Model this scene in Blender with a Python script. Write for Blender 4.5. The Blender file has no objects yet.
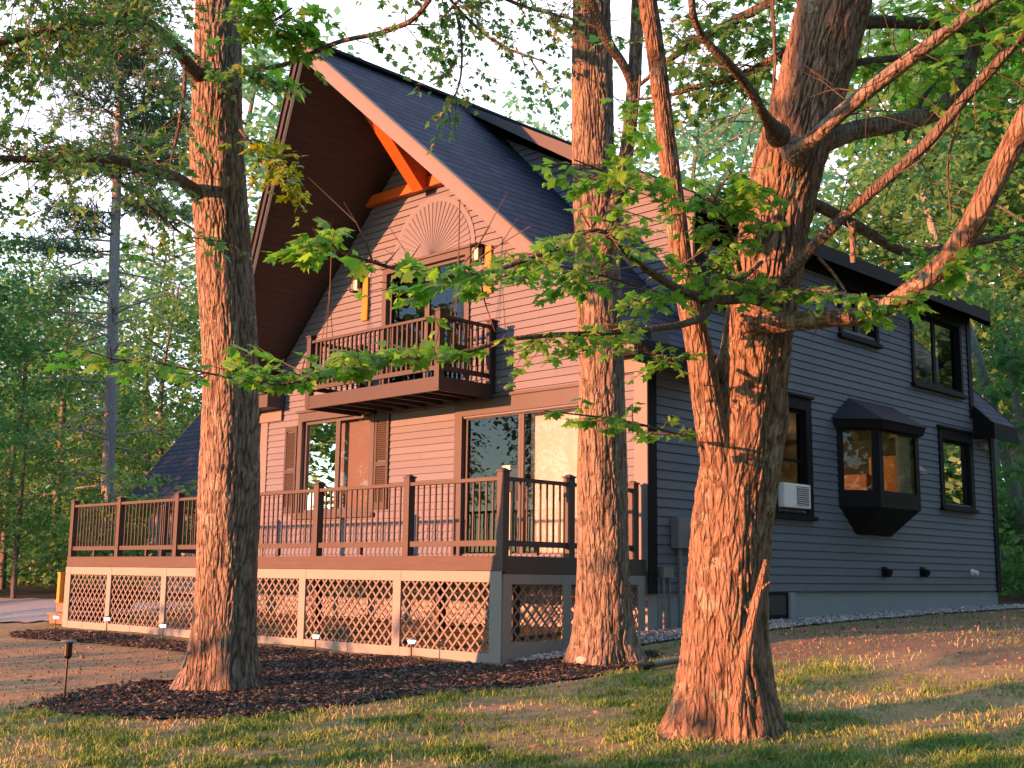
import bpy, math, random
import numpy as np
from mathutils import Vector, Matrix

rng = np.random.default_rng(7)
random.seed(7)
C = bpy.context.scene.collection
SC = bpy.context.scene

# ------------------------------------------------------------------ camera frame
FOC = 1189.254; CXP, CYP = 512.0, 384.0
RT = np.array([0.71548353, 0.69851848, 0.01246012])
UP = np.array([0.10148125, -0.12155882, 0.98738291])
FW = np.array([-0.69121984, 0.70519174, 0.15785986])

def at(px, py, d):                                   # a photo pixel at a depth (m) -> a point in the yard
    return (RT * (px - CXP) + UP * -(py - CYP) + FW * FOC) * (d / FOC)

def at_y(px, py, y):
    v = at(px, py, 1.0); return v * (y / v[1])

def at_x(px, py, x):
    v = at(px, py, 1.0); return v * (x / v[0])

# ------------------------------------------------------------------ terrain
_gy = np.array([-300, -40, 0, 6, 10.1, 11.2, 12.9, 16, 24.5, 40, 80, 300.0])
_gz = np.array([-4.0, -2.4, -1.6, -1.26, -1.05, -0.93, -0.74, -0.66, -0.52, -0.45, 0.3, 8.0])

def vnoise(x, y, seed=0):                            # smooth 2-D value noise in 0..1
    x = np.asarray(x, float); y = np.asarray(y, float)
    xi = np.floor(x).astype(np.int64); yi = np.floor(y).astype(np.int64)
    fx = x - xi; fy = y - yi
    fx = fx * fx * (3 - 2 * fx); fy = fy * fy * (3 - 2 * fy)
    def h(a, b):
        n = (a * 374761393 + b * 668265263 + seed * 974634777) & 0x7fffffff
        n = ((n ^ (n >> 13)) * 1274126177) & 0x7fffffff
        n = (n ^ (n >> 16)) & 0xffff
        return n / 65535.0
    return (h(xi, yi) * (1 - fx) + h(xi + 1, yi) * fx) * (1 - fy) + (h(xi, yi + 1) * (1 - fx) + h(xi + 1, yi + 1) * fx) * fy

def fbm(x, y, seed=0, octv=4):
    s = 0; a = 0.5; t = 0
    for o in range(octv):
        s = s + a * vnoise(np.asarray(x) * 2 ** o, np.asarray(y) * 2 ** o, seed + o * 17); t += a; a *= 0.5
    return s / t

def hgt(x, y):
    x = np.asarray(x, float); y = np.asarray(y, float)
    z = sum(np.interp(y + o, _gy, _gz) for o in (-0.5, -0.25, 0, 0.25, 0.5)) / 5
    return z + 0.05 * (fbm(x * 0.8, y * 0.8, 3, 3) - 0.5) + 0.02 * (fbm(x * 4, y * 4, 9, 2) - 0.5)

def gpx(px, py):                                     # where a pixel's ray meets the ground
    v = at(px, py, 1.0)
    ds = np.geomspace(3, 200, 4000)
    P = v[None] * ds[:, None]
    i = np.argmax(P[:, 2] - np.interp(P[:, 1], _gy, _gz) < 0)
    return P[i, :2]

def inside(poly, x, y):
    r = np.zeros(np.shape(x), bool); n = len(poly); j = n - 1
    for i in range(n):
        xi, yi = poly[i]; xj, yj = poly[j]
        c = ((yi > y) != (yj > y)) & (x < (xj - xi) * (y - yi) / (yj - yi + 1e-12) + xi)
        r ^= c; j = i
    return r

# ------------------------------------------------------------------ object helpers
def link(o, parent=None):
    C.objects.link(o)
    if parent is not None:
        o.parent = parent
        o.matrix_parent_inverse = parent['_inv'] if False else parent_inv(parent)
    return o

def parent_inv(p):
    m = Matrix.Translation(p.location) @ p.rotation_euler.to_matrix().to_4x4()
    q = p
    if p.parent is not None:                         # meshes that are themselves parts sit at the world origin
        return Matrix.Identity(4)
    return m.inverted()

def tag(o, label=None, cat=None, group=None, kind=None):
    if label: o['label'] = label
    if cat: o['category'] = cat
    if group: o['group'] = group
    if kind: o['kind'] = kind
    return o

def thing(name, label, cat, loc=(0, 0, 0), group=None):
    o = bpy.data.objects.new(name, None); C.objects.link(o)
    o.location = loc; o.empty_display_size = 0.2
    return tag(o, label, cat, group)

def mesh_np(name, V, F, mat, parent=None, rnd=None, smooth=False, attrs=None):
    V = np.asarray(V, np.float32); F = np.asarray(F, np.int32)
    me = bpy.data.meshes.new(name)
    k = F.shape[1]
    me.vertices.add(len(V)); me.vertices.foreach_set('co', V.ravel())
    me.loops.add(F.size); me.loops.foreach_set('vertex_index', F.ravel())
    me.polygons.add(len(F))
    me.polygons.foreach_set('loop_start', np.arange(0, F.size, k, dtype=np.int32))
    me.polygons.foreach_set('loop_total', np.full(len(F), k, np.int32))
    if smooth: me.polygons.foreach_set('use_smooth', np.ones(len(F), bool))
    if rnd is not None:
        a = me.attributes.new('rnd', 'FLOAT', 'FACE'); a.data.foreach_set('value', np.asarray(rnd, np.float32))
    for n, v in (attrs or {}).items():
        a = me.attributes.new(n, 'FLOAT', 'POINT'); a.data.foreach_set('value', np.asarray(v, np.float32))
    me.update(); me.validate()
    for m in (mat if isinstance(mat, (list, tuple)) else [mat]): me.materials.append(m)
    o = bpy.data.objects.new(name, me)
    return link(o, parent)

class Plane:
    def __init__(s, o, u, n): s.o = np.array(o, float); s.u = np.array(u, float); s.n = np.array(n, float)
    def p(s, u, z, d=0.0):
        q = s.o + s.u * u + s.n * d; return (q[0], q[1], z)

class MB:
    def __init__(s): s.v = []; s.f = []; s.uv = {}
    def add(s, vs, fs):
        b = len(s.v); s.v += [tuple(map(float, v)) for v in vs]; s.f += [tuple(b + i for i in f) for f in fs]; return s
    def box(s, x0, x1, y0, y1, z0, z1):
        return s.hexa([(x0, y0, z0), (x1, y0, z0), (x1, y1, z0), (x0, y1, z0), (x0, y0, z1), (x1, y0, z1), (x1, y1, z1), (x0, y1, z1)])
    def hexa(s, v):
        return s.add(v, [(0, 3, 2, 1), (4, 5, 6, 7), (0, 1, 5, 4), (1, 2, 6, 5), (2, 3, 7, 6), (3, 0, 4, 7)])
    def pbox(s, pl, u0, u1, z0, z1, d0, d1):
        return s.hexa([pl.p(u0, z0, d0), pl.p(u1, z0, d0), pl.p(u1, z0, d1), pl.p(u0, z0, d1), pl.p(u0, z1, d0), pl.p(u1, z1, d0), pl.p(u1, z1, d1), pl.p(u0, z1, d1)])
    def frame(s, pl, u0, u1, z0, z1, w, d0, d1, wt=None, wb=None):
        wt = w if wt is None else wt; wb = w if wb is None else wb
        s.pbox(pl, u0, u0 + w, z0, z1, d0, d1); s.pbox(pl, u1 - w, u1, z0, z1, d0, d1)
        s.pbox(pl, u0 + w, u1 - w, z1 - wt, z1, d0, d1); s.pbox(pl, u0 + w, u1 - w, z0, z0 + wb, d0, d1); return s
    def bar(s, a, b, w, h, up=(0, 0, 1)):            # a rectangular bar from a to b
        a = Vector(a); b = Vector(b); t = (b - a).normalized(); up = Vector(up)
        if abs(t.dot(up)) > 0.98: up = Vector((0, 1, 0))
        sd = t.cross(up).normalized() * (w / 2); u2 = sd.cross(t).normalized() * (h / 2)
        q = [a - sd - u2, a + sd - u2, a + sd + u2, a - sd + u2, b - sd - u2, b + sd - u2, b + sd + u2, b - sd + u2]
        return s.add(q, [(0, 3, 2, 1), (4, 5, 6, 7), (0, 1, 5, 4), (1, 2, 6, 5), (2, 3, 7, 6), (3, 0, 4, 7)])
    def cyl(s, a, b, r0, r1=None, n=12):
        r1 = r0 if r1 is None else r1
        a = Vector(a); b = Vector(b); t = (b - a).normalized()
        x = t.orthogonal().normalized(); y = t.cross(x)
        vs = []
        for c, r in ((a, r0), (b, r1)):
            for i in range(n):
                th = 2 * math.pi * i / n; vs.append(c + x * (r * math.cos(th)) + y * (r * math.sin(th)))
        fs = [(i, (i + 1) % n, n + (i + 1) % n, n + i) for i in range(n)] + [tuple(range(n - 1, -1, -1)), tuple(range(n, 2 * n))]
        return s.add(vs, fs)
    def tube(s, pts, r, n=6):
        for a, b in zip(pts[:-1], pts[1:]): s.cyl(a, b, r, r, n)
        return s
    def prism(s, poly, d):                           # a polygon of 3-D points extruded by vector d
        n = len(poly); d = Vector(d); vs = [Vector(p) for p in poly] + [Vector(p) + d for p in poly]
        return s.add(vs, [tuple(range(n - 1, -1, -1)), tuple(range(n, 2 * n))] + [(i, (i + 1) % n, n + (i + 1) % n, n + i) for i in range(n)])
    def build(s, name, mat, parent=None, bevel=0.0, smooth=False):
        me = bpy.data.meshes.new(name); me.from_pydata(s.v, [], s.f); me.validate()
        import bmesh as _b
        bm = _b.new(); bm.from_mesh(me); _b.ops.recalc_face_normals(bm, faces=bm.faces); bm.to_mesh(me); bm.free()
        me.materials.append(mat)
        if smooth:
            for p in me.polygons: p.use_smooth = True
        o = bpy.data.objects.new(name, me); link(o, parent)
        if bevel:
            m = o.modifiers.new('bevel', 'BEVEL'); m.width = bevel; m.segments = 2; m.limit_method = 'ANGLE'
        return o

# ------------------------------------------------------------------ materials
class NT:
    def __init__(s, name):
        s.m = bpy.data.materials.new(name); s.m.use_nodes = True; s.t = s.m.node_tree; s.t.nodes.clear()
        s.out = s.n('ShaderNodeOutputMaterial')
    def n(s, ty, **kw):
        nd = s.t.nodes.new(ty)
        for k, v in kw.items():
            if k in nd.inputs.keys(): nd.inputs[k].default_value = v
            else: setattr(nd, k, v)
        return nd
    def l(s, a, b): s.t.links.new(a, b)
    def coords(s, scale=(1, 1, 1), kind='Object'):
        tc = s.n('ShaderNodeTexCoord'); mp = s.n('ShaderNodeMapping'); mp.inputs['Scale'].default_value = scale
        s.l(tc.outputs[kind], mp.inputs['Vector']); return mp.outputs['Vector']
    def noise(s, vec, scale, detail=4, rough=0.55, out='Fac'):
        nd = s.n('ShaderNodeTexNoise'); nd.inputs['Scale'].default_value = scale; nd.inputs['Detail'].default_value = detail
        nd.inputs['Roughness'].default_value = rough; s.l(vec, nd.inputs['Vector']); return nd.outputs[out]
    def ramp(s, fac, stops):
        r = s.n('ShaderNodeValToRGB'); e = r.color_ramp.elements
        e[0].position, e[0].color = stops[0][0], (*stops[0][1], 1); e[1].position, e[1].color = stops[-1][0], (*stops[-1][1], 1)
        for p, c in stops[1:-1]:
            q = e.new(p); q.color = (*c, 1)
        s.l(fac, r.inputs['Fac']); return r.outputs['Color']
    def mix(s, fac, a, b, mode='MIX'):
        m = s.n('ShaderNodeMix', data_type='RGBA', blend_type=mode)
        for sock, v in ((m.inputs[0], fac), (m.inputs[6], a), (m.inputs[7], b)):
            if isinstance(v, (int, float)): sock.default_value = v
            elif isinstance(v, tuple): sock.default_value = (*v, 1)
            else: s.l(v, sock)
        return m.outputs[2]
    def math(s, op, a, b=0.5):
        m = s.n('ShaderNodeMath', operation=op)
        for i, v in enumerate((a, b)):
            if isinstance(v, (int, float)): m.inputs[i].default_value = v
            else: s.l(v, m.inputs[i])
        return m.outputs[0]
    def attr(s, name):
        a = s.n('ShaderNodeAttribute'); a.attribute_name = name; return a.outputs['Fac']
    def bsdf(s, col, rough=0.7, bump=None, bstr=0.3, bdist=0.02, spec=0.3, metal=0.0):
        b = s.n('ShaderNodeBsdfPrincipled')
        if isinstance(col, tuple): b.inputs['Base Color'].default_value = (*col, 1)
        else: s.l(col, b.inputs['Base Color'])
        if isinstance(rough, (int, float)): b.inputs['Roughness'].default_value = rough
        else: s.l(rough, b.inputs['Roughness'])
        b.inputs['Specular IOR Level'].default_value = spec; b.inputs['Metallic'].default_value = metal
        if bump is not None:
            bp = s.n('ShaderNodeBump'); bp.inputs['Strength'].default_value = bstr; bp.inputs['Distance'].default_value = bdist
            s.l(bump, bp.inputs['Height']); s.l(bp.outputs[0], b.inputs['Normal'])
        return b.outputs[0]
    def done(s, sh): s.l(sh, s.out.inputs['Surface']); return s.m

def m_paint(name, col, var=0.12, rough=0.6, sc=3.0, spec=0.3, stretch=(1, 1, 1)):
    t = NT(name); v = t.coords(stretch)
    n = t.noise(v, sc, 5); n2 = t.noise(v, sc * 9, 3)
    a = tuple(c * (1 - var) for c in col); b = tuple(min(1, c * (1 + var)) for c in col)
    c = t.mix(n, a, b); c = t.mix(t.math('MULTIPLY', n2, 0.25), c, tuple(x * 0.75 for x in col))
    return t.done(t.bsdf(c, rough, n2, 0.12, 0.005, spec))

def m_wood(name, col, rough=0.65, var=0.3):
    t = NT(name); v = t.coords((1.5, 1.5, 14)); v2 = t.coords((1, 14, 14))
    n = t.noise(v2, 2.0, 6, 0.6); n2 = t.noise(t.coords(), 4, 4)
    c = t.mix(n, tuple(x * (1 - var) for x in col), tuple(x * (1 + var) for x in col))
    c = t.mix(n2, c, tuple(x * 0.8 for x in col))
    return t.done(t.bsdf(c, rough, n, 0.15, 0.006))

def m_siding():
    t = NT('painted_lap_siding'); v = t.coords((1, 1, 1))
    n = t.noise(v, 0.8, 5); n2 = t.noise(t.coords((4, 4, 60)), 3, 4); st = t.noise(t.coords((5, 5, 0.4)), 2, 4)
    c = t.mix(n, (0.112, 0.130, 0.170), (0.139, 0.158, 0.203))
    c = t.mix(t.math('MULTIPLY', n2, 0.35), c, (0.110, 0.125, 0.158))
    c = t.mix(t.math('MULTIPLY', st, 0.25), c, (0.165, 0.172, 0.188))
    c = t.mix(t.math('MULTIPLY', t.attr('rnd'), 0.32), c, (0.094, 0.105, 0.128))
    # mud splashed up the lowest boards
    sp_ = t.n('ShaderNodeSeparateXYZ'); t.l(v, sp_.inputs[0]); low = t.math('MULTIPLY', t.math('LESS_THAN', t.math('ADD', sp_.outputs[2], t.math('MULTIPLY', n2, 0.7)), 0.25), 0.22); c = t.mix(low, c, (0.16, 0.13, 0.10))
    return t.done(t.bsdf(c, 0.62, n2, 0.2, 0.004, 0.25))

def m_shingle():
    t = NT('asphalt_shingle'); uv = t.coords((1, 1, 1), 'UV')
    b = t.n('ShaderNodeTexBrick'); b.inputs['Scale'].default_value = 1.0
    b.inputs['Brick Width'].default_value = 0.30; b.inputs['Row Height'].default_value = 0.19
    b.inputs['Mortar Size'].default_value = 0.010; b.inputs['Mortar Smooth'].default_value = 0.4
    b.inputs['Color1'].default_value = (0.022, 0.028, 0.054, 1); b.inputs['Color2'].default_value = (0.062, 0.073, 0.122, 1); b.inputs['Mortar'].default_value = (0.020, 0.022, 0.032, 1)
    b.offset = 0.5; b.squash = 1.0
    d = t.noise(uv, 2.3, 3); s = t.n('ShaderNodeSeparateXYZ'); t.l(uv, s.inputs[0])
    # each course rises towards its lower edge like overlapping shingles
    row = t.math('FRACT', t.math('DIVIDE', s.outputs[1], 0.19))
    t.l(uv, b.inputs['Vector'])
    gr = t.noise(uv, 90, 2)
    c = t.mix(t.math('MULTIPLY', gr, 0.5), b.outputs['Color'], (0.064, 0.074, 0.115))
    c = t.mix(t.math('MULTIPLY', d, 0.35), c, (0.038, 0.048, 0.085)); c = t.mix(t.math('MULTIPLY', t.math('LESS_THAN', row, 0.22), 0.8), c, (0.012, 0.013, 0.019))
    h = t.math('ADD', t.math('MULTIPLY', row, 1.0), t.math('MULTIPLY', gr, 0.25))
    return t.done(t.bsdf(c, 0.85, h, 0.8, 0.02, 0.25))

def m_soffit():
    t = NT('dark_soffit_board'); uv = t.coords((1, 1, 1), 'UV'); s = t.n('ShaderNodeSeparateXYZ'); t.l(uv, s.inputs[0])
    fr = t.math('FRACT', t.math('DIVIDE', s.outputs[1], 0.13)); gap = t.math('LESS_THAN', fr, 0.07)
    n = t.noise(t.coords((1, 9, 1), 'UV'), 1.5, 5)
    c = t.mix(n, (0.042, 0.033, 0.031), (0.064, 0.051, 0.048)); c = t.mix(gap, c, (0.03, 0.018, 0.014))
    return t.done(t.bsdf(c, 0.6, t.math('SUBTRACT', 1.0, gap), 0.4, 0.01))

def m_bark(name, hi, lo, lichen=0.15, sc=1.0):
    t = NT(name); v = t.coords((16 * sc, 16 * sc, 3.4 * sc)); vi = t.coords()
    vo = t.n('ShaderNodeTexVoronoi'); vo.feature = 'DISTANCE_TO_EDGE'; vo.inputs['Scale'].default_value = 1.6
    w = t.noise(v, 1.3, 4, 0.6, 'Color'); vv = t.mix(0.25, v, w); t.l(vv, vo.inputs['Vector'])
    e = vo.outputs['Distance']; n = t.noise(v, 3.0, 6, 0.65); n2 = t.noise(vi, 2.0, 4)
    h = t.math('ADD', t.math('MINIMUM', t.math('MULTIPLY', e, 2.2), 0.5), t.math('MULTIPLY', n, 0.6))
    r = t.math('ADD', t.math('MULTIPLY', t.attr('ridge'), 0.62), t.math('MULTIPLY', h, 0.42))
    c = t.ramp(r, [(0.25, lo), (0.52, tuple(a * .45 + b * .55 for a, b in zip(hi, lo))), (0.72, tuple(a * .85 for a in hi)), (0.95, hi)])
    lk = t.math('GREATER_THAN', t.noise(vi, 4.5, 6, 0.7), 0.585)
    c = t.mix(t.math('MULTIPLY', lk, lichen), c, (0.34, 0.36, 0.26)); c = t.mix(t.math('MULTIPLY', n2, 0.3), c, tuple(x * 0.8 for x in hi))
    return t.done(t.bsdf(c, 0.9, h, 1.0, 0.05, 0.1))

def m_leaf(name, cols, trans=0.4):
    t = NT(name); r = t.attr('rnd')
    k = len(cols); c = t.ramp(r, [(i / max(1, k - 1), cc) for i, cc in enumerate(cols)])
    n = t.noise(t.coords(), 1.1, 2); c = t.mix(t.math('MULTIPLY', n, 0.5), c, tuple(x * 0.75 for x in cols[k // 2]))
    p = t.bsdf(c, 0.5, None, spec=0.3); tr = t.n('ShaderNodeBsdfTranslucent')
    hs = t.n('ShaderNodeHueSaturation'); hs.inputs['Value'].default_value = 1.6; hs.inputs['Saturation'].default_value = 1.1; t.l(c, hs.inputs['Color']); t.l(hs.outputs[0], tr.inputs['Color'])
    mx = t.n('ShaderNodeMixShader'); mx.inputs[0].default_value = trans
    t.l(p, mx.inputs[1]); t.l(tr.outputs[0], mx.inputs[2]); return t.done(mx.outputs[0])

def m_glass(ior=1.6, tint=(0.9, 0.9, 0.9)):
    t = NT('window_glass'); f = t.n('ShaderNodeFresnel'); f.inputs['IOR'].default_value = ior
    g = t.n('ShaderNodeBsdfGlossy'); g.inputs['Roughness'].default_value = 0.0; g.inputs['Color'].default_value = (0.95, 0.95, 0.95, 1)
    tp = t.n('ShaderNodeBsdfTransparent'); tp.inputs['Color'].default_value = (*tint, 1)
    bp = t.n('ShaderNodeBump'); bp.inputs['Strength'].default_value = 0.03; bp.inputs['Distance'].default_value = 0.05
    t.l(t.noise(t.coords(), 1.2, 1), bp.inputs['Height']); t.l(bp.outputs[0], g.inputs['Normal'])
    mx = t.n('ShaderNodeMixShader'); t.l(f.outputs[0], mx.inputs[0]); t.l(tp.outputs[0], mx.inputs[1]); t.l(g.outputs[0], mx.inputs[2])
    return t.done(mx.outputs[0])

def m_emit(name, col, st):
    t = NT(name); e = t.n('ShaderNodeEmission'); e.inputs['Color'].default_value = (*col, 1); e.inputs['Strength'].default_value = st
    return t.done(e.outputs[0])

def m_ground():
    t = NT('yard_ground'); v = t.coords()
    n1 = t.noise(v, 1.1, 5); n2 = t.noise(v, 9, 6, 0.65); n3 = t.noise(v, 60, 4, 0.7)
    dirt = t.ramp(n2, [(0.25, (0.22, 0.15, 0.082)), (0.55, (0.33, 0.245, 0.14)), (0.8, (0.42, 0.33, 0.215))])
    dirt = t.mix(t.math('MULTIPLY', n3, 0.55), dirt, (0.17, 0.12, 0.085))
    lawn = t.ramp(n2, [(0.2, (0.13, 0.13, 0.058)), (0.5, (0.22, 0.20, 0.10)), (0.75, (0.36, 0.30, 0.18))])
    lawn = t.mix(t.math('MULTIPLY', n3, 0.5), lawn, (0.08, 0.08, 0.035))
    wood = t.ramp(n2, [(0.3, (0.022, 0.016, 0.010)), (0.6, (0.055, 0.042, 0.022)), (0.8, (0.035, 0.045, 0.015))])
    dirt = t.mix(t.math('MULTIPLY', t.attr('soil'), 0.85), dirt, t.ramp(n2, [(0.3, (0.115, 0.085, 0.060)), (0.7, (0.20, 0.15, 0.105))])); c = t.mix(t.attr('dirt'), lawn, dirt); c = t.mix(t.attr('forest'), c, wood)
    h = t.math('ADD', n2, t.math('MULTIPLY', n3, 0.5))
    return t.done(t.bsdf(c, 0.95, h, 0.7, 0.04, 0.1))

def m_granular(name, stops, sc=25, bd=0.03):
    t = NT(name); v = t.coords(); n = t.noise(v, sc, 5, 0.7); n2 = t.noise(v, 1.5, 3)
    c = t.ramp(n, stops); c = t.mix(t.math('MULTIPLY', n2, 0.3), c, stops[0][1])
    return t.done(t.bsdf(c, 0.95, n, 0.8, bd, 0.1))

def m_rnd(name, cols, rough=0.9):
    t = NT(name); k = len(cols); c = t.ramp(t.attr('rnd'), [(i / (k - 1), cc) for i, cc in enumerate(cols)])
    return t.done(t.bsdf(c, rough, t.noise(t.coords(), 60, 3), 0.3, 0.01, 0.15))

M = dict(
    siding=m_siding(), shingle=m_shingle(), soffit=m_soffit(), soffit2=m_paint('dark_brown_trim', (0.035, 0.026, 0.024), 0.1, 0.6), glass=m_glass(),
    trim=m_paint('dark_trim_paint', (0.0612, 0.0612, 0.06624), 0.12, 0.5), fascia=m_paint('grey_fascia_paint', (0.144, 0.1476, 0.1548), 0.10, 0.55, 2.0),
    black=m_paint('black_and_shaded_trim_paint', (0.009, 0.009, 0.010), 0.15, 0.6, 3.0, 0.12), foundation=m_paint('concrete_foundation', (0.2664, 0.2812, 0.3034), 0.12, 0.9, 2.5),  # black also serves the side trim, with its shade put into the colour
    timber2=m_wood('amber_stained_timber', (0.52, 0.20, 0.022), 0.5, 0.18), timber=m_wood('orange_stained_timber', (0.4588, 0.0999, 0.01628), 0.5, 0.18), balc=m_wood('dark_balcony_paint', (0.046, 0.040, 0.039), 0.5, 0.25), rail=m_wood('brown_rail_paint', (0.066, 0.054, 0.050), 0.5, 0.3),
    rimb=m_wood('brown_deck_board', (0.075, 0.060, 0.053), 0.65, 0.6), lattice=m_paint('lattice_paint', (0.15, 0.148, 0.145), 0.1, 0.7, 3.0), skirt=m_paint('beige_skirt_paint', (0.232, 0.2291, 0.2175), 0.08, 0.65, 2.0),
    intwall=m_paint('kitchen_wall_paint', (0.10, 0.085, 0.07), 0.05, 0.9), interior=m_paint('interior_wall_paint', (0.30, 0.27, 0.23), 0.05, 0.9), intdark=m_paint('interior_dark', (0.05, 0.05, 0.05), 0.1, 0.9),
    curtain=m_paint('cream_curtain_cloth', (0.42, 0.41, 0.42), 0.08, 0.9, 3.0, 0.2, (8, 1, 0.3)), blind=m_paint('rose_blind_cloth', (0.15, 0.125, 0.12), 0.06, 0.9),
    white=m_paint('white_plastic', (0.75, 0.75, 0.74), 0.05, 0.4), grey=m_paint('grey_metal_box', (0.16, 0.165, 0.17), 0.08, 0.45, 4.0),
    cabinet=m_wood('orange_oak_cabinet', (0.62, 0.22, 0.05), 0.45, 0.15), grille=m_paint('grey_grille', (0.10, 0.10, 0.10), 0.1, 0.5),
    bark=m_bark('maple_bark', (0.30, 0.25, 0.205), (0.045, 0.033, 0.026), 0.6), bark2=m_bark('grey_maple_bark', (0.285, 0.245, 0.20), (0.045, 0.034, 0.026), 0.5, 0.85), bark3=m_bark('reddish_maple_bark', (0.31, 0.225, 0.165), (0.040, 0.026, 0.019), 0.7, 1.15), barkb=m_bark('branch_bark', (0.22, 0.175, 0.14), (0.060, 0.048, 0.040), 0.25, 1.6),
    twig=m_paint('twig_bark', (0.10, 0.075, 0.058), 0.2, 0.9), birch=m_bark('birch_bark', (0.496, 0.464, 0.424), (0.16, 0.144, 0.128), 0.1), barkf=m_bark('forest_bark', (0.26, 0.24, 0.22), (0.09, 0.08, 0.07), 0.2),
    deadwood=m_bark('dead_branch_wood', (0.42, 0.28, 0.20), (0.20, 0.13, 0.09), 0.1, 2.0),
    leaf=m_leaf('maple_leaf', [(0.080, 0.20, 0.035), (0.12, 0.29, 0.048), (0.16, 0.36, 0.058), (0.22, 0.40, 0.07), (0.36, 0.37, 0.08)], 0.55),
    leafup=m_leaf('canopy_leaf', [(0.060, 0.16, 0.050), (0.085, 0.22, 0.062), (0.11, 0.27, 0.07), (0.16, 0.30, 0.075), (0.28, 0.28, 0.08)], 0.4),
    leafau=m_leaf('turning_leaf', [(0.06, 0.16, 0.055), (0.08, 0.21, 0.065), (0.11, 0.25, 0.07), (0.16, 0.24, 0.08), (0.34, 0.27, 0.07)], 0.4),
    leafye=m_leaf('yellow_leaf', [(0.10, 0.24, 0.03), (0.17, 0.32, 0.035), (0.26, 0.36, 0.035), (0.38, 0.34, 0.03), (0.09, 0.22, 0.03)], 0.4),
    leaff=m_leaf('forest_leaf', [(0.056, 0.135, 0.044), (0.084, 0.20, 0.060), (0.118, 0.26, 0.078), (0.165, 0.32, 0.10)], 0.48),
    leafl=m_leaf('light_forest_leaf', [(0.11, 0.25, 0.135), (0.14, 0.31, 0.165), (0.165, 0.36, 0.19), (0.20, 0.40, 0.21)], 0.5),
    needle=m_leaf('pine_needle', [(0.07, 0.14, 0.075), (0.10, 0.19, 0.095), (0.13, 0.23, 0.11)], 0.25),
    grass=m_rnd('grass_blade', [(0.10, 0.20, 0.045), (0.16, 0.28, 0.065), (0.25, 0.34, 0.095), (0.38, 0.38, 0.17), (0.50, 0.43, 0.27)], 0.7),
    litter=m_rnd('fallen_leaf', [(0.20, 0.11, 0.05), (0.33, 0.20, 0.10), (0.26, 0.10, 0.05), (0.42, 0.30, 0.17)]),
    chip=m_rnd('mulch_chip', [(0.016, 0.0145, 0.0135), (0.030, 0.027, 0.025), (0.055, 0.049, 0.044), (0.17, 0.15, 0.13)]),
    pebble=m_rnd('grey_pebble', [(0.14, 0.14, 0.15), (0.26, 0.25, 0.25), (0.38, 0.36, 0.34), (0.52, 0.49, 0.46)]),
    ground=m_ground(), mulch=m_granular('mulch_base', [(0.3, (0.014, 0.013, 0.0125)), (0.55, (0.034, 0.032, 0.030)), (0.8, (0.075, 0.068, 0.06))]),
    gravel=m_granular('gravel_base', [(0.3, (0.11, 0.11, 0.115)), (0.55, (0.22, 0.22, 0.22)), (0.8, (0.38, 0.37, 0.36))], 40),
    road=m_granular('drive_gravel', [(0.3, (0.22, 0.215, 0.21)), (0.55, (0.31, 0.30, 0.29)), (0.8, (0.40, 0.385, 0.37))], 30, 0.01),
    lamp=m_emit('path_lamp_glow', (1, 0.86, 0.66), 3.0), sconce=m_emit('lantern_glow', (1.0, 0.5, 0.15), 2.0),
    stone=m_granular('pale_stone', [(0.3, (0.34, 0.32, 0.28)), (0.55, (0.46, 0.43, 0.38)), (0.8, (0.55, 0.52, 0.47))], 12),
    pipe=m_paint('green_grey_pipe', (0.12, 0.14, 0.12), 0.1, 0.5), blackp=m_paint('black_plastic', (0.015, 0.015, 0.015), 0.1, 0.45),
    redwood=m_wood('red_stair_tread', (0.34, 0.13, 0.09), 0.6, 0.2), amber=m_wood('amber_stair_post', (0.55, 0.27, 0.04), 0.6, 0.2), terra=m_paint('dark_pot', (0.05, 0.035, 0.03), 0.15, 0.7), cream=m_paint('cream_plastic', (0.72, 0.66, 0.55), 0.05, 0.5),
    garden_wall=m_paint('pale_board_wall', (0.30, 0.29, 0.28), 0.12, 0.7, 3.0, 0.3, (6, 6, 0.5)),
)

# ------------------------------------------------------------------ house dimensions (metres, eye level z = 0)
XL, XR, YF, YB = -19.30, -10.02, 12.88, 24.40
XC = (XL + XR) / 2; ZR = 8.17; OV = 5.05; DRY0, DRY1 = 13.58, 23.75; DF, DB = 14.0, 23.5
FRONT = Plane((0, YF, 0), (1, 0, 0), (0, -1, 0)); RIGHT = Plane((XR, 0, 0), (0, 1, 0), (1, 0, 0))
LEFT = Plane((XL, 0, 0), (0, 1, 0), (-1, 0, 0)); BACK = Plane((0, YB, 0), (1, 0, 0), (0, 1, 0)); DORF = Plane((0, DF, 0), (1, 0, 0), (0, -1, 0))
def rake_y(off): return 10.16 + 0.39 * abs(off)
def dz(off): return ZR + 0.02 - 0.555 * off          # dormer roof top

house = thing('house', 'blue grey lap sided chalet house with steep shingled roof and pointed front overhang', 'house', (XC, YF, -0.9))

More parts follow.
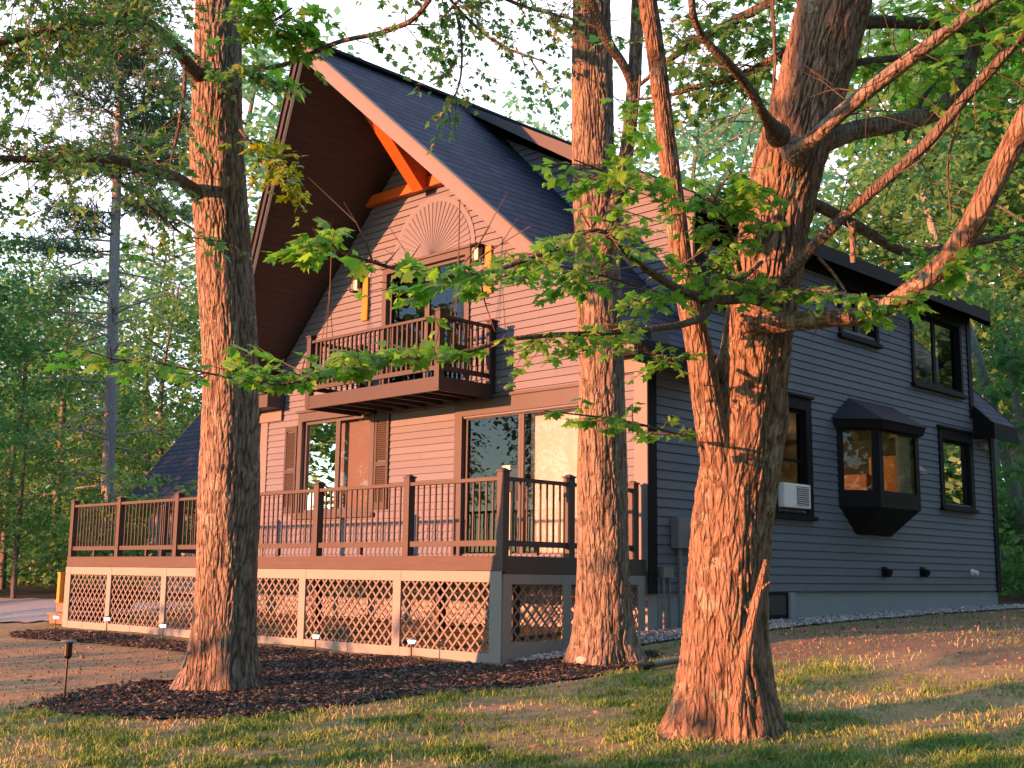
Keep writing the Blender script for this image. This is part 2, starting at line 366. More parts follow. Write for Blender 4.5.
def siding(pl, rows0, rows1, ubounds, openings, name, parent, lap=0.118):
    mb = MB(); z = rows0; tone = []; g2 = random.Random(name)
    while z < rows1 - 1e-6:
        z1 = min(z + lap, rows1); zm = (z + z1) / 2
        b0 = ubounds(z + 0.001); b1 = ubounds(z1 - 0.001)
        if b0 and b1 and b0[1] > b0[0]:
            segs = [(b0[0], b0[1], b1[0], b1[1])]
            for (o0, o1, oz0, oz1) in openings:
                if oz0 < zm < oz1:
                    ns = []
                    for (a0, a1, c0, c1) in segs:
                        if o1 <= a0 or o0 >= a1: ns.append((a0, a1, c0, c1)); continue
                        if o0 > a0: ns.append((a0, o0, c0, o0))
                        if o1 < a1: ns.append((o1, a1, o1, c1))
                    segs = ns
            cutp = []; u = -40.0 + g2.random() * 4
            while u < 40: cutp.append(u); u += g2.uniform(2.4, 4.8)
            seg2 = []
            for (a0, a1, c0, c1) in segs:                # courses are laid from boards of random length
                ps = [p for p in cutp if a0 + 0.3 < p < a1 - 0.3]
                al = [a0] + [p + 0.0015 for p in ps]; ar = [p - 0.0015 for p in ps] + [a1]
                cl = [c0] + [p + 0.0015 for p in ps]; cr = [p - 0.0015 for p in ps] + [c1]
                seg2 += list(zip(al, ar, cl, cr))
            for (a0, a1, c0, c1) in seg2:
                tone += [g2.random()] * 4
                zb = z + 0.011                       # open joint under the butt of the board above
                mb.add([pl.p(a0, zb, 0.022), pl.p(a1, zb, 0.022), pl.p(c1, z1, 0.008), pl.p(c0, z1, 0.008)], [(0, 1, 2, 3)])
                mb.add([pl.p(a0, zb, -0.008), pl.p(a1, zb, -0.008), pl.p(a1, zb, 0.022), pl.p(a0, zb, 0.022)], [(0, 1, 2, 3)])
                mb.add([pl.p(a0, z, -0.008), pl.p(a1, z, -0.008), pl.p(a1, zb, -0.008), pl.p(a0, zb, -0.008)], [(0, 1, 2, 3)])
                mb.add([pl.p(a0, z, -0.008), pl.p(a1, z, -0.008), pl.p(a1, z, 0.008), pl.p(a0, z, 0.008)], [(0, 1, 2, 3)])
        z = z1
    o = mb.build(name, M['siding'], parent)
    if len(o.data.polygons) == len(tone):
        at_ = o.data.attributes.new('rnd', 'FLOAT', 'FACE'); at_.data.foreach_set('value', tone)
    return o

# openings (u0, u1, z0, z1)
WIN1 = (-17.98, -16.00, 1.05, 2.72); SLD = (-13.68, -11.22, 0.26, 2.46); UPD = (-15.66, -13.68, 2.95, 5.12)
ACW = (16.10, 17.00, 1.02, 2.68); SML = (22.02, 23.22, 1.42, 2.68); UPW = (20.98, 22.98, 3.68, 5.0); MIDW = (18.3, 19.5, 4.2, 5.0); DRW = (14.25, 15.5, 4.1, 5.02)
BAY = (18.06, 20.44, 1.35, 2.48)
def fb(z):
    w = ZR - 0.27 - z
    return (max(XL, XC - w), min(XR, XC + w)) if w > 0 else None
siding(FRONT, 0.06, 7.75, fb, [WIN1, SLD, UPD], 'front_wall', house)
siding(RIGHT, -0.22, 5.36, lambda z: (YF, YB) if z < 3.18 else (DF, DB), [ACW, SML, UPW, MIDW, DRW, BAY], 'side_wall', house, 0.128)
def db(z):
    a = XC + ZR - z - 0.02; b = XC + (ZR - 0.30 - z) / 0.555
    b = min(b, XR); return (a, b) if b > a else None
siding(DORF, 3.5, 7.6, db, [], 'dormer_wall', house)
# left and rear walls, storey floors
mb = MB(); mb.box(XL, XL + 0.12, YF + 0.06, YB - 0.13, 0.0, 3.2); mb.box(XL + 0.13, XR - 0.13, YB - 0.12, YB, -0.2, 3.2)
mb.prism([(XL + 0.13, YB - 0.12, 3.2), (XR - 0.13, YB - 0.12, 3.2), (XC, YB - 0.12, 7.7)], (0, 0.12, 0)); mb.build('rear_wall', M['siding'], house)
mb = MB(); mb.box(XL + 0.14, XR - 0.16, YF + 0.1, YB - 0.14, 0.0, 0.19); mb.box(XL + 0.14, XR - 0.16, YF + 0.1, YB - 0.14, 2.72, 2.90); mb.build('storey_floor', M['intdark'], house)
# foundation
mb = MB(); mb.box(XL + 0.02, XR - 0.03, YF + 0.03, YF + 0.25, -1.4, 0.06); mb.box(XR - 0.25, XR - 0.025, YF + 0.26, YB - 0.03, -1.4, -0.21)
mb.box(XL + 0.02, XL + 0.25, YF + 0.26, YB, -1.4, 0.0); mb.box(XL + 0.26, XR - 0.26, YB - 0.25, YB - 0.03, -1.4, -0.2); mb.build('foundation', M['foundation'], house)
# corner boards, frieze
for (a, b) in ((XR - 0.20, XR + 0.03), (XL - 0.03, XL + 0.2)):
    mb = MB(); mb.pbox(FRONT, a, b, 0.06, 3.2, 0.0, 0.035); mb.build('corner_board', M['fascia'], house)
for (a, b, c, d, e0_) in ((YF - 0.035, YF + 0.16, -0.24, 3.2, 0.031), (YB - 0.16, YB + 0.03, -0.24, 3.2, 0.0), (DB - 0.15, DB + 0.02, 3.22, 5.3, 0.0), (DF - 0.02, DF + 0.15, 3.4, 5.3, 0.0)):
    mb = MB(); mb.pbox(RIGHT, a, b, c, d, e0_, 0.045); mb.build('corner_board', M['black'], house)  # same trim as the front, colour darkened for the shaded side
mb = MB(); mb.pbox(RIGHT, DF + 0.16, DB - 0.16, 5.08, 5.36, 0.024, 0.04); mb.build('frieze_board', M['black'], house)
mb = MB(); mb.pbox(DORF, XR - 0.14, XR + 0.02, 3.6, 5.33, 0.0, 0.035); mb.build('corner_board', M['fascia'], house)

# ---- roofs
def roof_poly(name, top, mat, udir, vdir, parent, down=None):
    me = bpy.data.meshes.new(name); me.from_pydata([tuple(p) for p in top], [], [tuple(range(len(top)))])
    uvl = me.uv_layers.new(name='UVMap'); u = Vector(udir).normalized(); v = Vector(vdir).normalized()
    for i, lp in enumerate(me.loops):
        p = Vector(top[lp.vertex_index]); uvl.data[i].uv = (p.dot(u), p.dot(v))
    me.materials.append(mat); o = bpy.data.objects.new(name, me); return link(o, parent)
T = 0.22
for sgn in (1, -1):
    P = lambda off, y, z: (XC + sgn * off, y, z)
    top = [P(0, rake_y(0), ZR), P(OV, rake_y(OV), ZR - OV), P(OV, YB + 0.28, ZR - OV), P(0, YB + 0.28, ZR)]
    cut = sgn > 0                                    # the eave stops where the dormer wall rises
    OM = 4.62
    if cut: faces = [[P(0, rake_y(0), ZR), P(OV, rake_y(OV), ZR - OV), P(OV, DF - 0.01, ZR - OV), P(OM, DF - 0.01, ZR - OM), P(OM, DB + 0.01, ZR - OM), P(OV, DB + 0.01, ZR - OV), P(OV, YB + 0.28, ZR - OV), P(0, YB + 0.28, ZR)]]
    else: faces = [top]
    for fc in faces:
        roof_poly('roof_slope', fc, M['shingle'], (0, 1, 0), (-sgn, 0, 1), house)
        # boarded soffit under the slope
        low = [(x, y + (0.03 if y < 13 else (-0.03 if y > 24.5 else 0)), z - T) for (x, y, z) in fc]
        roof_poly('soffit', low, M['soffit'], (0, 1, 0), (-sgn, 0, 1), house)
    # rake fascia, eave fascia, rear rake
    mb = MB(); a0 = top[0]; a1 = top[1]; FH = 0.27 if sgn > 0 else 0.26
    n = Vector((sgn * -0.39, -1, 0)).normalized() * 0.045
    F0 = (a0[0], a0[1], a0[2] + 0.025); F1 = (a1[0], a1[1], a1[2] + 0.025)
    mb.hexa([(F0[0], F0[1], F0[2] - FH), (F1[0], F1[1], F1[2] - FH), (F1[0] - n.x * 0, F1[1] + n.y, F1[2] - FH), (F0[0], F0[1] + n.y, F0[2] - FH), F0, F1, (F1[0], F1[1] + n.y, F1[2]), (F0[0], F0[1] + n.y, F0[2])])
    mb.build('rake_fascia', M['fascia'] if sgn > 0 else M['soffit2'], house)
    mb = MB(); mb.bar((F0[0], F0[1] - 0.03, F0[2] + 0.012), (F1[0], F1[1] - 0.03, F1[2] + 0.012), 0.10, 0.022, (sgn, 0, 1)); mb.build('drip_edge', M['soffit2'] if sgn < 0 else M['rail'], house)
    if sgn < 0:
        mb = MB(); mb.bar((F0[0], F0[1] + 0.03, F0[2] - FH + 0.0), (F1[0], F1[1] + 0.03, F1[2] - FH + 0.0), 0.05, 0.03, (sgn, 0, 1)); mb.build('trim_strip', M['white'], house)
    runs = [(top[1], (top[1][0], DF - 0.01, top[1][2])), ((top[2][0], DB + 0.01, top[2][2]), top[2])] if cut else [(top[1], top[2])]
    sx = 0.03 * sgn
    for b0, b1 in runs:
      mb = MB()
      mb.hexa([(b0[0], b0[1], b0[2] - 0.34), (b0[0] + sx, b0[1], b0[2] - 0.34), (b1[0] + sx, b1[1], b1[2] - 0.34), (b1[0], b1[1], b1[2] - 0.34), (b0[0], b0[1], b0[2] + 0.005), (b0[0] + sx, b0[1], b0[2] - 0.02), (b1[0] + sx, b1[1], b1[2] - 0.02), (b1[0], b1[1], b1[2] + 0.005)])
      mb.build('eave_fascia', M['black'], house)
    mb = MB(); c0 = top[2]; c1 = top[3]
    mb.hexa([(c0[0], c0[1], c0[2] - 0.36), (c1[0], c1[1], c1[2] - 0.36), (c1[0], c1[1] + 0.04, c1[2] - 0.36), (c0[0], c0[1] + 0.04, c0[2] - 0.36), (c0[0], c0[1], c0[2] + 0.02), (c1[0], c1[1], c1[2] + 0.02), (c1[0], c1[1] + 0.04, c1[2] + 0.02), (c0[0], c0[1] + 0.04, c0[2] + 0.02)])
    mb.build('rear_fascia', M['black'], house)
    if cut:                                          # boarded ends of the two short eaves
        for yy in (DF - 0.011, DB + 0.011):
            mb = MB(); mb.prism([(XC + OM, yy, ZR - OM - 0.01), (XC + OV, yy, ZR - OV - 0.01), (XC + OV, yy, ZR - OV - 0.33), (XC + OM, yy, ZR - OV - 0.33)], (0, -0.03 if yy > 20 else 0.03, 0)); mb.build('eave_end', M['black'], house)
    # cornice return on the front corner
    mb = MB(); xe = XC + sgn * OV; xi = XC + sgn * 3.92
    lo, hi = min(xe, xi), max(xe, xi)
    mb.box(lo, hi, 12.46, YF - 0.02, 3.02, 3.26); mb.box(lo + 0.03, hi - 0.03, 12.40, YF - 0.024, 3.262, 3.32); mb.build('cornice_return', M['trim'], house)
    mb = MB(); lo2, hi2 = (XL - 0.03, -18.62) if sgn < 0 else (-10.60, XR + 0.03)
    mb.pbox(FRONT, lo2, hi2, 2.80, 3.015, 0.036, 0.07); mb.build('frieze_block', M['fascia'], house)
mb = MB(); mb.bar((XC, rake_y(0) + 0.0, ZR + 0.03), (XC, YB + 0.28, ZR + 0.03), 0.22, 0.05); mb.build('ridge_cap', M['shingle'], house)
# dormer roof
dtop = [(XC + 0.06, DRY0, dz(0.06)), (XC + 4.98, DRY0, dz(4.98)), (XC + 4.98, DRY1, dz(4.98)), (XC + 0.06, DRY1, dz(0.06))]
roof_poly('dormer_roof', dtop, M['shingle'], (0, 1, 0), (-1, 0, 0.555), house)
roof_poly('dormer_soffit', [(x, y + (0.03 if i < 2 else -0.03), z - 0.27) for i, (x, y, z) in enumerate(dtop)], M['soffit'], (0, 1, 0), (-1, 0, 0.555), house)
for (ya, yb_, mt) in ((DRY0 - 0.04, DRY0, M['trim']), (DRY1, DRY1 + 0.04, M['black'])):  # front board takes the darker trim: its partial shade put into the colour
    mb = MB(); s0, s1 = 0.06, 5.0
    mb.hexa([(XC + s0, ya, dz(s0) - 0.10), (XC + s1, ya, dz(s1) - 0.33), (XC + s1, yb_, dz(s1) - 0.33), (XC + s0, yb_, dz(s0) - 0.10), (XC + s0, ya, dz(s0) + 0.02), (XC + s1, ya, dz(s1) + 0.02), (XC + s1, yb_, dz(s1) + 0.02), (XC + s0, yb_, dz(s0) + 0.02)])
    mb.build('dormer_fascia', mt, house)
mb = MB(); mb.box(XC + 4.98, XC + 5.02, DRY0, DRY1, dz(4.98) - 0.24, dz(4.98)); mb.build('dormer_eave_board', M['black'], house)
mb = MB(); mb.pbox(Plane((0, DB, 0), (1, 0, 0), (0, 1, 0)), XC + 4.0, XR, 3.3, 5.3, -0.03, 0.0); mb.build('dormer_wall', M['siding'], house)

# ---- orange timber truss and sunburst
mb = MB(); mb.pbox(FRONT, XC - 1.52, XC + 1.52, 6.42, 6.60, 0.024, 0.16); mb.build('truss_beam', M['timber'], house, 0.008)
mb = MB(); mb.bar((XC, 12.74, 6.46), (XC, 11.45, 7.70), 0.26, 0.30); mb.build('truss_brace', M['timber'], house, 0.01)
mb = MB(); mb.pbox(FRONT, XC - 0.13, XC + 0.13, 6.604, 7.6, 0.024, 0.15); mb.build('truss_post', M['timber'], house, 0.008)
fan_c, fan_z, fan_r = -14.50, 5.24, 0.93
mb = MB(); NW = 26
mb.prism([FRONT.p(fan_c + 1.03 * math.cos(math.pi * i / 40), fan_z + 1.03 * math.sin(math.pi * i / 40), 0.0235) for i in range(41)], (0, -0.006, 0))
for i in range(NW):
    a0 = math.pi * i / NW; a1 = math.pi * (i + 1) / NW; am = (a0 + a1) / 2
    q = lambda a, r, d: FRONT.p(fan_c + r * math.cos(a), fan_z + r * math.sin(a), d)
    pts = [q(a0, 0.04, 0.032), q(a0, fan_r, 0.032), q(a0 + 0.012, fan_r, 0.048), q(a0 + 0.012, 0.04, 0.040), q(a1, fan_r, 0.032), q(a1, 0.04, 0.032)]
    mb.add(pts, [(0, 1, 2, 3), (3, 2, 4, 5), (1, 4, 2)])
mb.build('sunburst', M['siding'], house)

# ---- windows and doors
def window(pl, o, n, name='window', tm='trim', tw=0.11, sill=True, head=0.16, recess=0.05, hbar=False, panes=None, outframe='trim', parent=None):
    u0, u1, z0, z1 = o; h = parent or house
    mb = MB(); mb.frame(pl, u0 - tw, u1 + tw, z0 - (0.0 if not sill else 0.05), z1 + head, tw, -0.02, 0.05, head, 0.05 if sill else 0.0001)
    mb.pbox(pl, u0 - tw - 0.05, u1 + tw + 0.05, z1 + head, z1 + head + 0.045, -0.02, 0.085)
    f = mb.build(name, M[tm], h, 0.004)
    if sill:
        mb = MB(); mb.pbox(pl, u0 - tw - 0.04, u1 + tw + 0.04, z0 - 0.12, z0 - 0.052, -0.02, 0.10); mb.build('sill', M[tm], f, 0.004)
    w = (u1 - u0) / n
    ms = MB(); 
    for i in range(n):
        a, b = u0 + i * w, u0 + (i + 1) * w
        ms.frame(pl, a + 0.002, b - 0.002, z0, z1, 0.055, -recess - 0.02, -recess + 0.02)
        if hbar: ms.pbox(pl, a + 0.057, b - 0.057, (z0 + z1) / 2 - 0.025, (z0 + z1) / 2 + 0.025, -recess - 0.018, -recess + 0.022)
    ms.build('sash', M[outframe], f)
    for i in range(n):
        a, b = u0 + i * w, u0 + (i + 1) * w
        g = MB(); g.add([pl.p(a + 0.05, z0 + 0.05, -recess), pl.p(b - 0.05, z0 + 0.05, -recess), pl.p(b - 0.05, z1 - 0.05, -recess), pl.p(a + 0.05, z1 - 0.05, -recess)], [(0, 1, 2, 3)])
        g.build('pane', M['glass'], f)
    # reveal closing the gap between siding and sash
    rv = MB(); 
    for (a0, a1, b0, b1) in ((u0 - 0.03, u0, z0, z1), (u1, u1 + 0.03, z0, z1), (u0 - 0.03, u1 + 0.03, z1, z1 + 0.03), (u0 - 0.03, u1 + 0.03, z0 - 0.03, z0)):
        rv.pbox(pl, a0, a1, b0, b1, -0.14, -0.021)
    rv.build('reveal', M[outframe], f)
    return f
w1 = window(FRONT, WIN1, 2, tw=0.12)
mb = MB(); mb.pbox(FRONT, WIN1[0] + 0.02, WIN1[1] - 0.02, WIN1[2], WIN1[3], -0.22, -0.20); mb.build('roller_blind', M['blind'], w1)
sl = window(FRONT, SLD, 2, 'sliding_door', tw=0.17, sill=False, head=0.24)
mb = MB(); mb.pbox(FRONT, -12.42, SLD[1] - 0.03, SLD[2] + 0.02, SLD[3] - 0.03, -0.24, -0.22)
mb.build('curtain', M['curtain'], sl)
mb = MB(); mb.pbox(FRONT, -12.56, -12.52, 1.1, 1.45, -0.03, 0.02); mb.build('handle', M['cream'], sl)
ud = window(FRONT, UPD, 2, 'balcony_door', tw=0.11, sill=False, head=0.10)
mb = MB()
for (s0, s1) in ((-18.50, -18.13), (-15.86, -15.49)):
    m2 = MB(); m2.frame(FRONT, s0, s1, 1.05, 2.66, 0.055, 0.022, 0.05, 0.09, 0.12); m2.pbox(FRONT, s0 + 0.055, s1 - 0.055, 1.78, 1.86, 0.022, 0.05)
    z = 1.19
    while z < 2.54:
        if not 1.75 < z < 1.87: m2.hexa([FRONT.p(s0 + 0.055, z, 0.023), FRONT.p(s1 - 0.055, z, 0.023), FRONT.p(s1 - 0.055, z - 0.012, 0.043), FRONT.p(s0 + 0.055, z - 0.012, 0.043), FRONT.p(s0 + 0.055, z + 0.03, 0.023), FRONT.p(s1 - 0.055, z + 0.03, 0.023), FRONT.p(s1 - 0.055, z + 0.002, 0.045), FRONT.p(s0 + 0.055, z + 0.002, 0.045)])
        z += 0.037
    m2.build('shutter', M['balc'], house)
acw = window(RIGHT, ACW, 1, tm='black', tw=0.17, head=0.20, hbar=True, outframe='black')
window(RIGHT, SML, 1, tm='black', tw=0.15, head=0.20, outframe='black')
window(RIGHT, UPW, 2, tm='black', tw=0.10, head=0.10, outframe='black')
window(RIGHT, MIDW, 2, tm='black', tw=0.10, head=0.08, outframe='black')
window(RIGHT, DRW, 2, tm='black', tw=0.10, head=0.08, outframe='black')
# basement window with concrete well
mb = MB(); mb.pbox(RIGHT, 15.3, 16.35, -0.62, -0.22, -0.02, 0.03); bw = mb.build('basement_window', M['black'], house)
mb = MB(); mb.pbox(RIGHT, 15.38, 16.27, -0.56, -0.27, 0.031, 0.034); mb.build('pane', M['intdark'], bw)
mb = MB(); mb.pbox(RIGHT, 15.2, 16.5, -0.72, -0.64, -0.02, 0.16); mb.pbox(RIGHT, 16.36, 16.52, -0.638, -0.225, -0.02, 0.06); mb.build('sill', M['foundation'], bw)

# ---- bay window on the side wall
bx = XR; pr = 0.52
B = [(bx + 0.0, 18.0), (bx + pr, 18.52), (bx + pr, 19.98), (bx + 0.0, 20.5)]
bay = None
mb = MB()
def bayprism(mb, z0, z1, out0, out1):
    def ring(o, z): return [(bx, 18.0 - o * 1.0, z), (bx + pr + o, 18.52 - o * 0.42, z), (bx + pr + o, 19.98 + o * 0.42, z), (bx, 20.5 + o, z)]
    a = ring(out0, z0); b = ring(out1, z1)
    mb.add(a + b, [(0, 1, 5, 4), (1, 2, 6, 5), (2, 3, 7, 6), (3, 2, 1, 0), (4, 5, 6, 7)])
bayprism(mb, 1.18, 1.46, 0, 0); bayprism(mb, 2.46, 2.62, 0, 0)
for (p, q) in zip(B[:-1], B[1:]):                    # posts at the facet ends
    d = Vector((q[0] - p[0], q[1] - p[1], 0)).normalized() * 0.13; nrm = Vector((d.y, -d.x, 0)).normalized() * 0.05
    for (c, s) in ((p, 1), (q, -1)):
        a = Vector((c[0], c[1], 0)); b = a + d * s
        mb.hexa([(a.x, a.y, 1.46), (b.x, b.y, 1.46), (b.x - nrm.x, b.y - nrm.y, 1.46), (a.x - nrm.x, a.y - nrm.y, 1.46), (a.x, a.y, 2.46), (b.x, b.y, 2.46), (b.x - nrm.x, b.y - nrm.y, 2.46), (a.x - nrm.x, a.y - nrm.y, 2.46)])
bay = mb.build('bay_window', M['black'], house)
mb = MB()                                            # tapered base
lo = [(bx, 18.55, 0.74), (bx + 0.06, 18.7, 0.74), (bx + 0.06, 19.75, 0.74), (bx, 19.9, 0.74)]
up_ = [(bx, 18.02, 1.18), (bx + pr - 0.02, 18.53, 1.18), (bx + pr - 0.02, 19.97, 1.18), (bx, 20.48, 1.18)]
mb.add(lo + up_, [(0, 1, 5, 4), (1, 2, 6, 5), (2, 3, 7, 6), (3, 2, 1, 0), (4, 5, 6, 7)]); mb.build('tapered_base', M['black'], bay)
mb = MB()                                            # small hipped roof
e = [(bx + 0.03, 17.82, 2.64), (bx + pr + 0.14, 18.44, 2.64), (bx + pr + 0.14, 20.06, 2.64), (bx + 0.03, 20.68, 2.64)]
w_ = [(bx + 0.03, 18.45, 3.06), (bx + 0.03, 20.05, 3.06)]
mb.add(e + w_, [(0, 1, 4), (1, 2, 5, 4), (2, 3, 5), (3, 2, 1, 0), (0, 4, 5, 3)]); mb.build('bay_roof', M['shingle'], bay)
mb = MB(); bayprism(mb, 2.50, 2.637, 0.08, 0.12); mb.build('bay_cornice', M['black'], bay)
for (p, q) in zip(B[:-1], B[1:]):
    g = MB(); p3 = Vector((p[0], p[1], 0)); q3 = Vector((q[0], q[1], 0)); d = (q3 - p3); n_ = Vector((d.y, -d.x, 0)).normalized() * -0.025
    a = p3 + d.normalized() * 0.12 + n_; b = q3 - d.normalized() * 0.12 + n_
    g.add([(a.x, a.y, 1.46), (b.x, b.y, 1.46), (b.x, b.y, 2.46), (a.x, a.y, 2.46)], [(0, 1, 2, 3)]); g.build('pane', M['glass'], bay)
# lit kitchen behind the bay and the air conditioner window
mb = MB(); rx0, rx1, ry0, ry1 = -14.6, XR - 0.16, 15.2, 21.3
mb.box(rx0 - 0.05, rx0, ry0, ry1, 0.2, 2.71); mb.box(rx0, rx1, ry0 - 0.05, ry0, 0.2, 2.71); mb.box(rx0, rx1, ry1, ry1 + 0.05, 0.2, 2.71); mb.box(rx0, rx1, ry0, ry1, 2.66, 2.71); mb.build('kitchen_wall', M['intwall'], house)
mb = MB(); mb.box(-11.45, -10.80, 20.5, 21.28, 0.2, 1.93); mb.box(-10.79, -10.25, 20.6, 21.28, 0.2, 2.25); mb.box(rx0 + 0.02, -13.9, 16.5, 20.5, 0.2, 1.95); mb.build('kitchen_cabinet', M['cabinet'], house)
mb = MB(); mb.pbox(RIGHT, 19.35, 19.95, 1.47, 2.45, 0.40, 0.42); mb.build('curtain', M['curtain'], bay)
mb = MB(); mb.box(-12.05, -11.95, 18.45, 18.55, 2.48, 2.65); mb.build('kitchen_lamp', m_emit('kitchen_lamp_glow', (1, 0.6, 0.25), 6.0), house)
ld = bpy.data.lights.new('kitchen_light', 'POINT'); ld.energy = 22; ld.color = (1.0, 0.55, 0.22); ld.shadow_soft_size = 0.15
lo_ = bpy.data.objects.new('kitchen_light', ld); lo_.location = (-12.0, 18.5, 2.35); link(lo_, house)

# ---- small fittings on the side wall
mb = MB(); mb.pbox(RIGHT, 13.36, 13.84, 0.38, 0.80, 0.026, 0.17); me_ = mb.build('meter_box', M['grey'], house, 0.01)
mb = MB(); mb.cyl((XR + 0.171, 13.72, 0.62), (XR + 0.29, 13.72, 0.62), 0.085, 0.075, 16); mb.build('meter_dial', M['white'], me_)
mb = MB(); mb.cyl((XR + 0.08, 13.5, 0.379), (XR + 0.08, 13.5, -0.9), 0.035, None, 10); mb.cyl((XR + 0.06, 13.15, -0.02), (XR + 0.06, 13.15, -0.85), 0.018, None, 8); mb.cyl((XR + 0.06, 13.28, -0.02), (XR + 0.06, 13.28, -0.85), 0.018, None, 8); mb.pbox(RIGHT, 13.10, 13.33, -0.02, 0.12, 0.026, 0.10); mb.build('conduit', M['grey'], me_)
for (y, z, s, mt) in ((19.51, 0.12, 0.09, 'black'), (20.96, 0.13, 0.09, 'black'), (23.1, 0.15, 0.06, 'white')):
    mb = MB(); mb.pbox(RIGHT, y - s, y + s, z - s, z + s, 0.02, 0.035); mb.cyl((XR + 0.036, y, z + 0.01), (XR + 0.14, y, z - 0.03), s * 0.7, s * 0.8, 12); mb.build('wall_vent', M[mt], house)
mb = MB(); mb.hexa([RIGHT.p(20.62, 1.9, 0.026), RIGHT.p(20.92, 1.9, 0.026), RIGHT.p(20.92, 1.9, 0.22), RIGHT.p(20.62, 1.9, 0.22), RIGHT.p(20.62, 2.12, 0.026), RIGHT.p(20.92, 2.12, 0.026), RIGHT.p(20.92, 1.96, 0.22), RIGHT.p(20.62, 1.96, 0.22)]); mb.build('vent_hood', M['grey'], house)
mb = MB(); mb.cyl((XR + 0.02, 23.75, 2.72), (XR + 0.12, 23.75, 2.70), 0.05, 0.04, 10); mb.box(XR + 0.08, XR + 0.16, 23.68, 23.82, 2.60, 2.70); mb.build('flood_light', M['grey'], house)
# ---- wall lanterns on the gable
for xl in (-16.42, -13.32):
    mb = MB(); mb.pbox(FRONT, xl - 0.05, xl + 0.05, 5.0, 5.22, 0.024, 0.05); mb.pbox(FRONT, xl - 0.015, xl + 0.015, 5.20, 5.23, 0.05, 0.16)
    mb.pbox(FRONT, xl - 0.075, xl + 0.075, 5.17, 5.20, 0.07, 0.22)
    for (a, d) in ((-0.065, 0.08), (0.055, 0.08), (-0.065, 0.20), (0.055, 0.20)): mb.pbox(FRONT, xl + a, xl + a + 0.012, 4.92, 5.17, d, d + 0.012)
    mb.pbox(FRONT, xl - 0.065, xl + 0.067, 4.905, 4.92, 0.08, 0.212); ln = mb.build('wall_lantern', M['black'], house)
    mb = MB(); mb.cyl(FRONT.p(xl, 4.95, 0.145), FRONT.p(xl, 5.12, 0.145), 0.022, 0.022, 10); mb.build('bulb', M['sconce'], ln)
    xb = xl + 0.10
    mb = MB(); mb.hexa([FRONT.p(xb - 0.01, 4.38, 0.024), FRONT.p(xb + 0.17, 4.38, 0.024), FRONT.p(xb + 0.17, 4.38, 0.06), FRONT.p(xb - 0.01, 4.38, 0.06), FRONT.p(xb + 0.02, 5.16, 0.024), FRONT.p(xb + 0.15, 5.16, 0.024), FRONT.p(xb + 0.15, 5.16, 0.06), FRONT.p(xb + 0.02, 5.16, 0.06)])
    mb.build('timber_board', M['timber2'], house, 0.005)

# ---- balcony
BX0, BX1, BY0 = -16.30, -12.97, 11.72
mb = MB(); mb.box(BX0, BX1, BY0 - 0.04, BY0, 2.68, 2.90); mb.box(BX0, BX0 + 0.045, BY0 + 0.001, YF - 0.03, 2.68, 2.90); mb.box(BX1 - 0.045, BX1, BY0 + 0.001, YF - 0.03, 2.68, 2.90)
balc = mb.build('balcony', M['balc'], house, 0.004)
mb = MB(); y = BY0 + 0.01
while y < YF - 0.16:
    mb.box(BX0 + 0.05, BX1 - 0.05, y, y + 0.13, 2.865, 2.895); y += 0.138
x = BX0 + 0.4
while x < BX1 - 0.2:
    mb.box(x, x + 0.04, BY0 + 0.002, YF - 0.03, 2.70, 2.862); x += 0.42
mb.build('balcony_floor', M['balc'], balc)
for (x, y) in ((BX0, BY0 - 0.045), (BX1 - 0.10, BY0 - 0.045), (BX1 - 0.10, YF - 0.13), (BX0, YF - 0.13)):
    mb = MB(); mb.box(x - 0.004, x + 0.104, y - 0.004, y + 0.104, 2.72, 3.90); mb.box(x - 0.02, x + 0.12, y - 0.02, y + 0.12, 3.901, 3.93); mb.build('balcony_post', M['balc'], balc, 0.004)
def rail_panel(a, b, z0, z1, parent, mat, name, sp=0.115, bs=0.034, kick=True):
    a = Vector(a); b = Vector(b); d = (b - a); L = d.length; t = d / L; s = Vector((-t.y, t.x, 0))
    mb = MB()
    for (za, zb, w) in ((z1 - 0.045, z1, 0.075), (z0, z0 + 0.07, 0.05)):
        mb.hexa([a - s * w / 2 + Vector((0, 0, za)), b - s * w / 2 + Vector((0, 0, za)), b + s * w / 2 + Vector((0, 0, za)), a + s * w / 2 + Vector((0, 0, za)), a - s * w / 2 + Vector((0, 0, zb)), b - s * w / 2 + Vector((0, 0, zb)), b + s * w / 2 + Vector((0, 0, zb)), a + s * w / 2 + Vector((0, 0, zb))])
    n = max(2, int(L / sp)); 
    for i in range(1, n):
        c = a + d * (i / n)
        mb.hexa([(c + t * (bs / 2) * p + s * (bs / 2) * q) + Vector((0, 0, zz)) for zz in (z0 + 0.065, z1 - 0.04) for (p, q) in ((-1, -1), (1, -1), (1, 1), (-1, 1))])
    if kick:
        for f in (0.5,):
            c = a + d * f; mb.box(c.x - 0.025, c.x + 0.025, c.y - 0.025, c.y + 0.025, z0 - 0.10, z0)
    return mb.build(name, mat, parent)
rail_panel((BX0 + 0.10, BY0 + 0.01, 0), (BX1 - 0.10, BY0 + 0.01, 0), 3.0, 3.84, balc, M['balc'], 'balcony_rail')
rail_panel((BX1 - 0.05, BY0 + 0.06, 0), (BX1 - 0.05, YF - 0.13, 0), 3.0, 3.84, balc, M['balc'], 'balcony_rail')
rail_panel((BX0 + 0.05, BY0 + 0.06, 0), (BX0 + 0.05, YF - 0.13, 0), 3.0, 3.84, balc, M['balc'], 'balcony_rail')

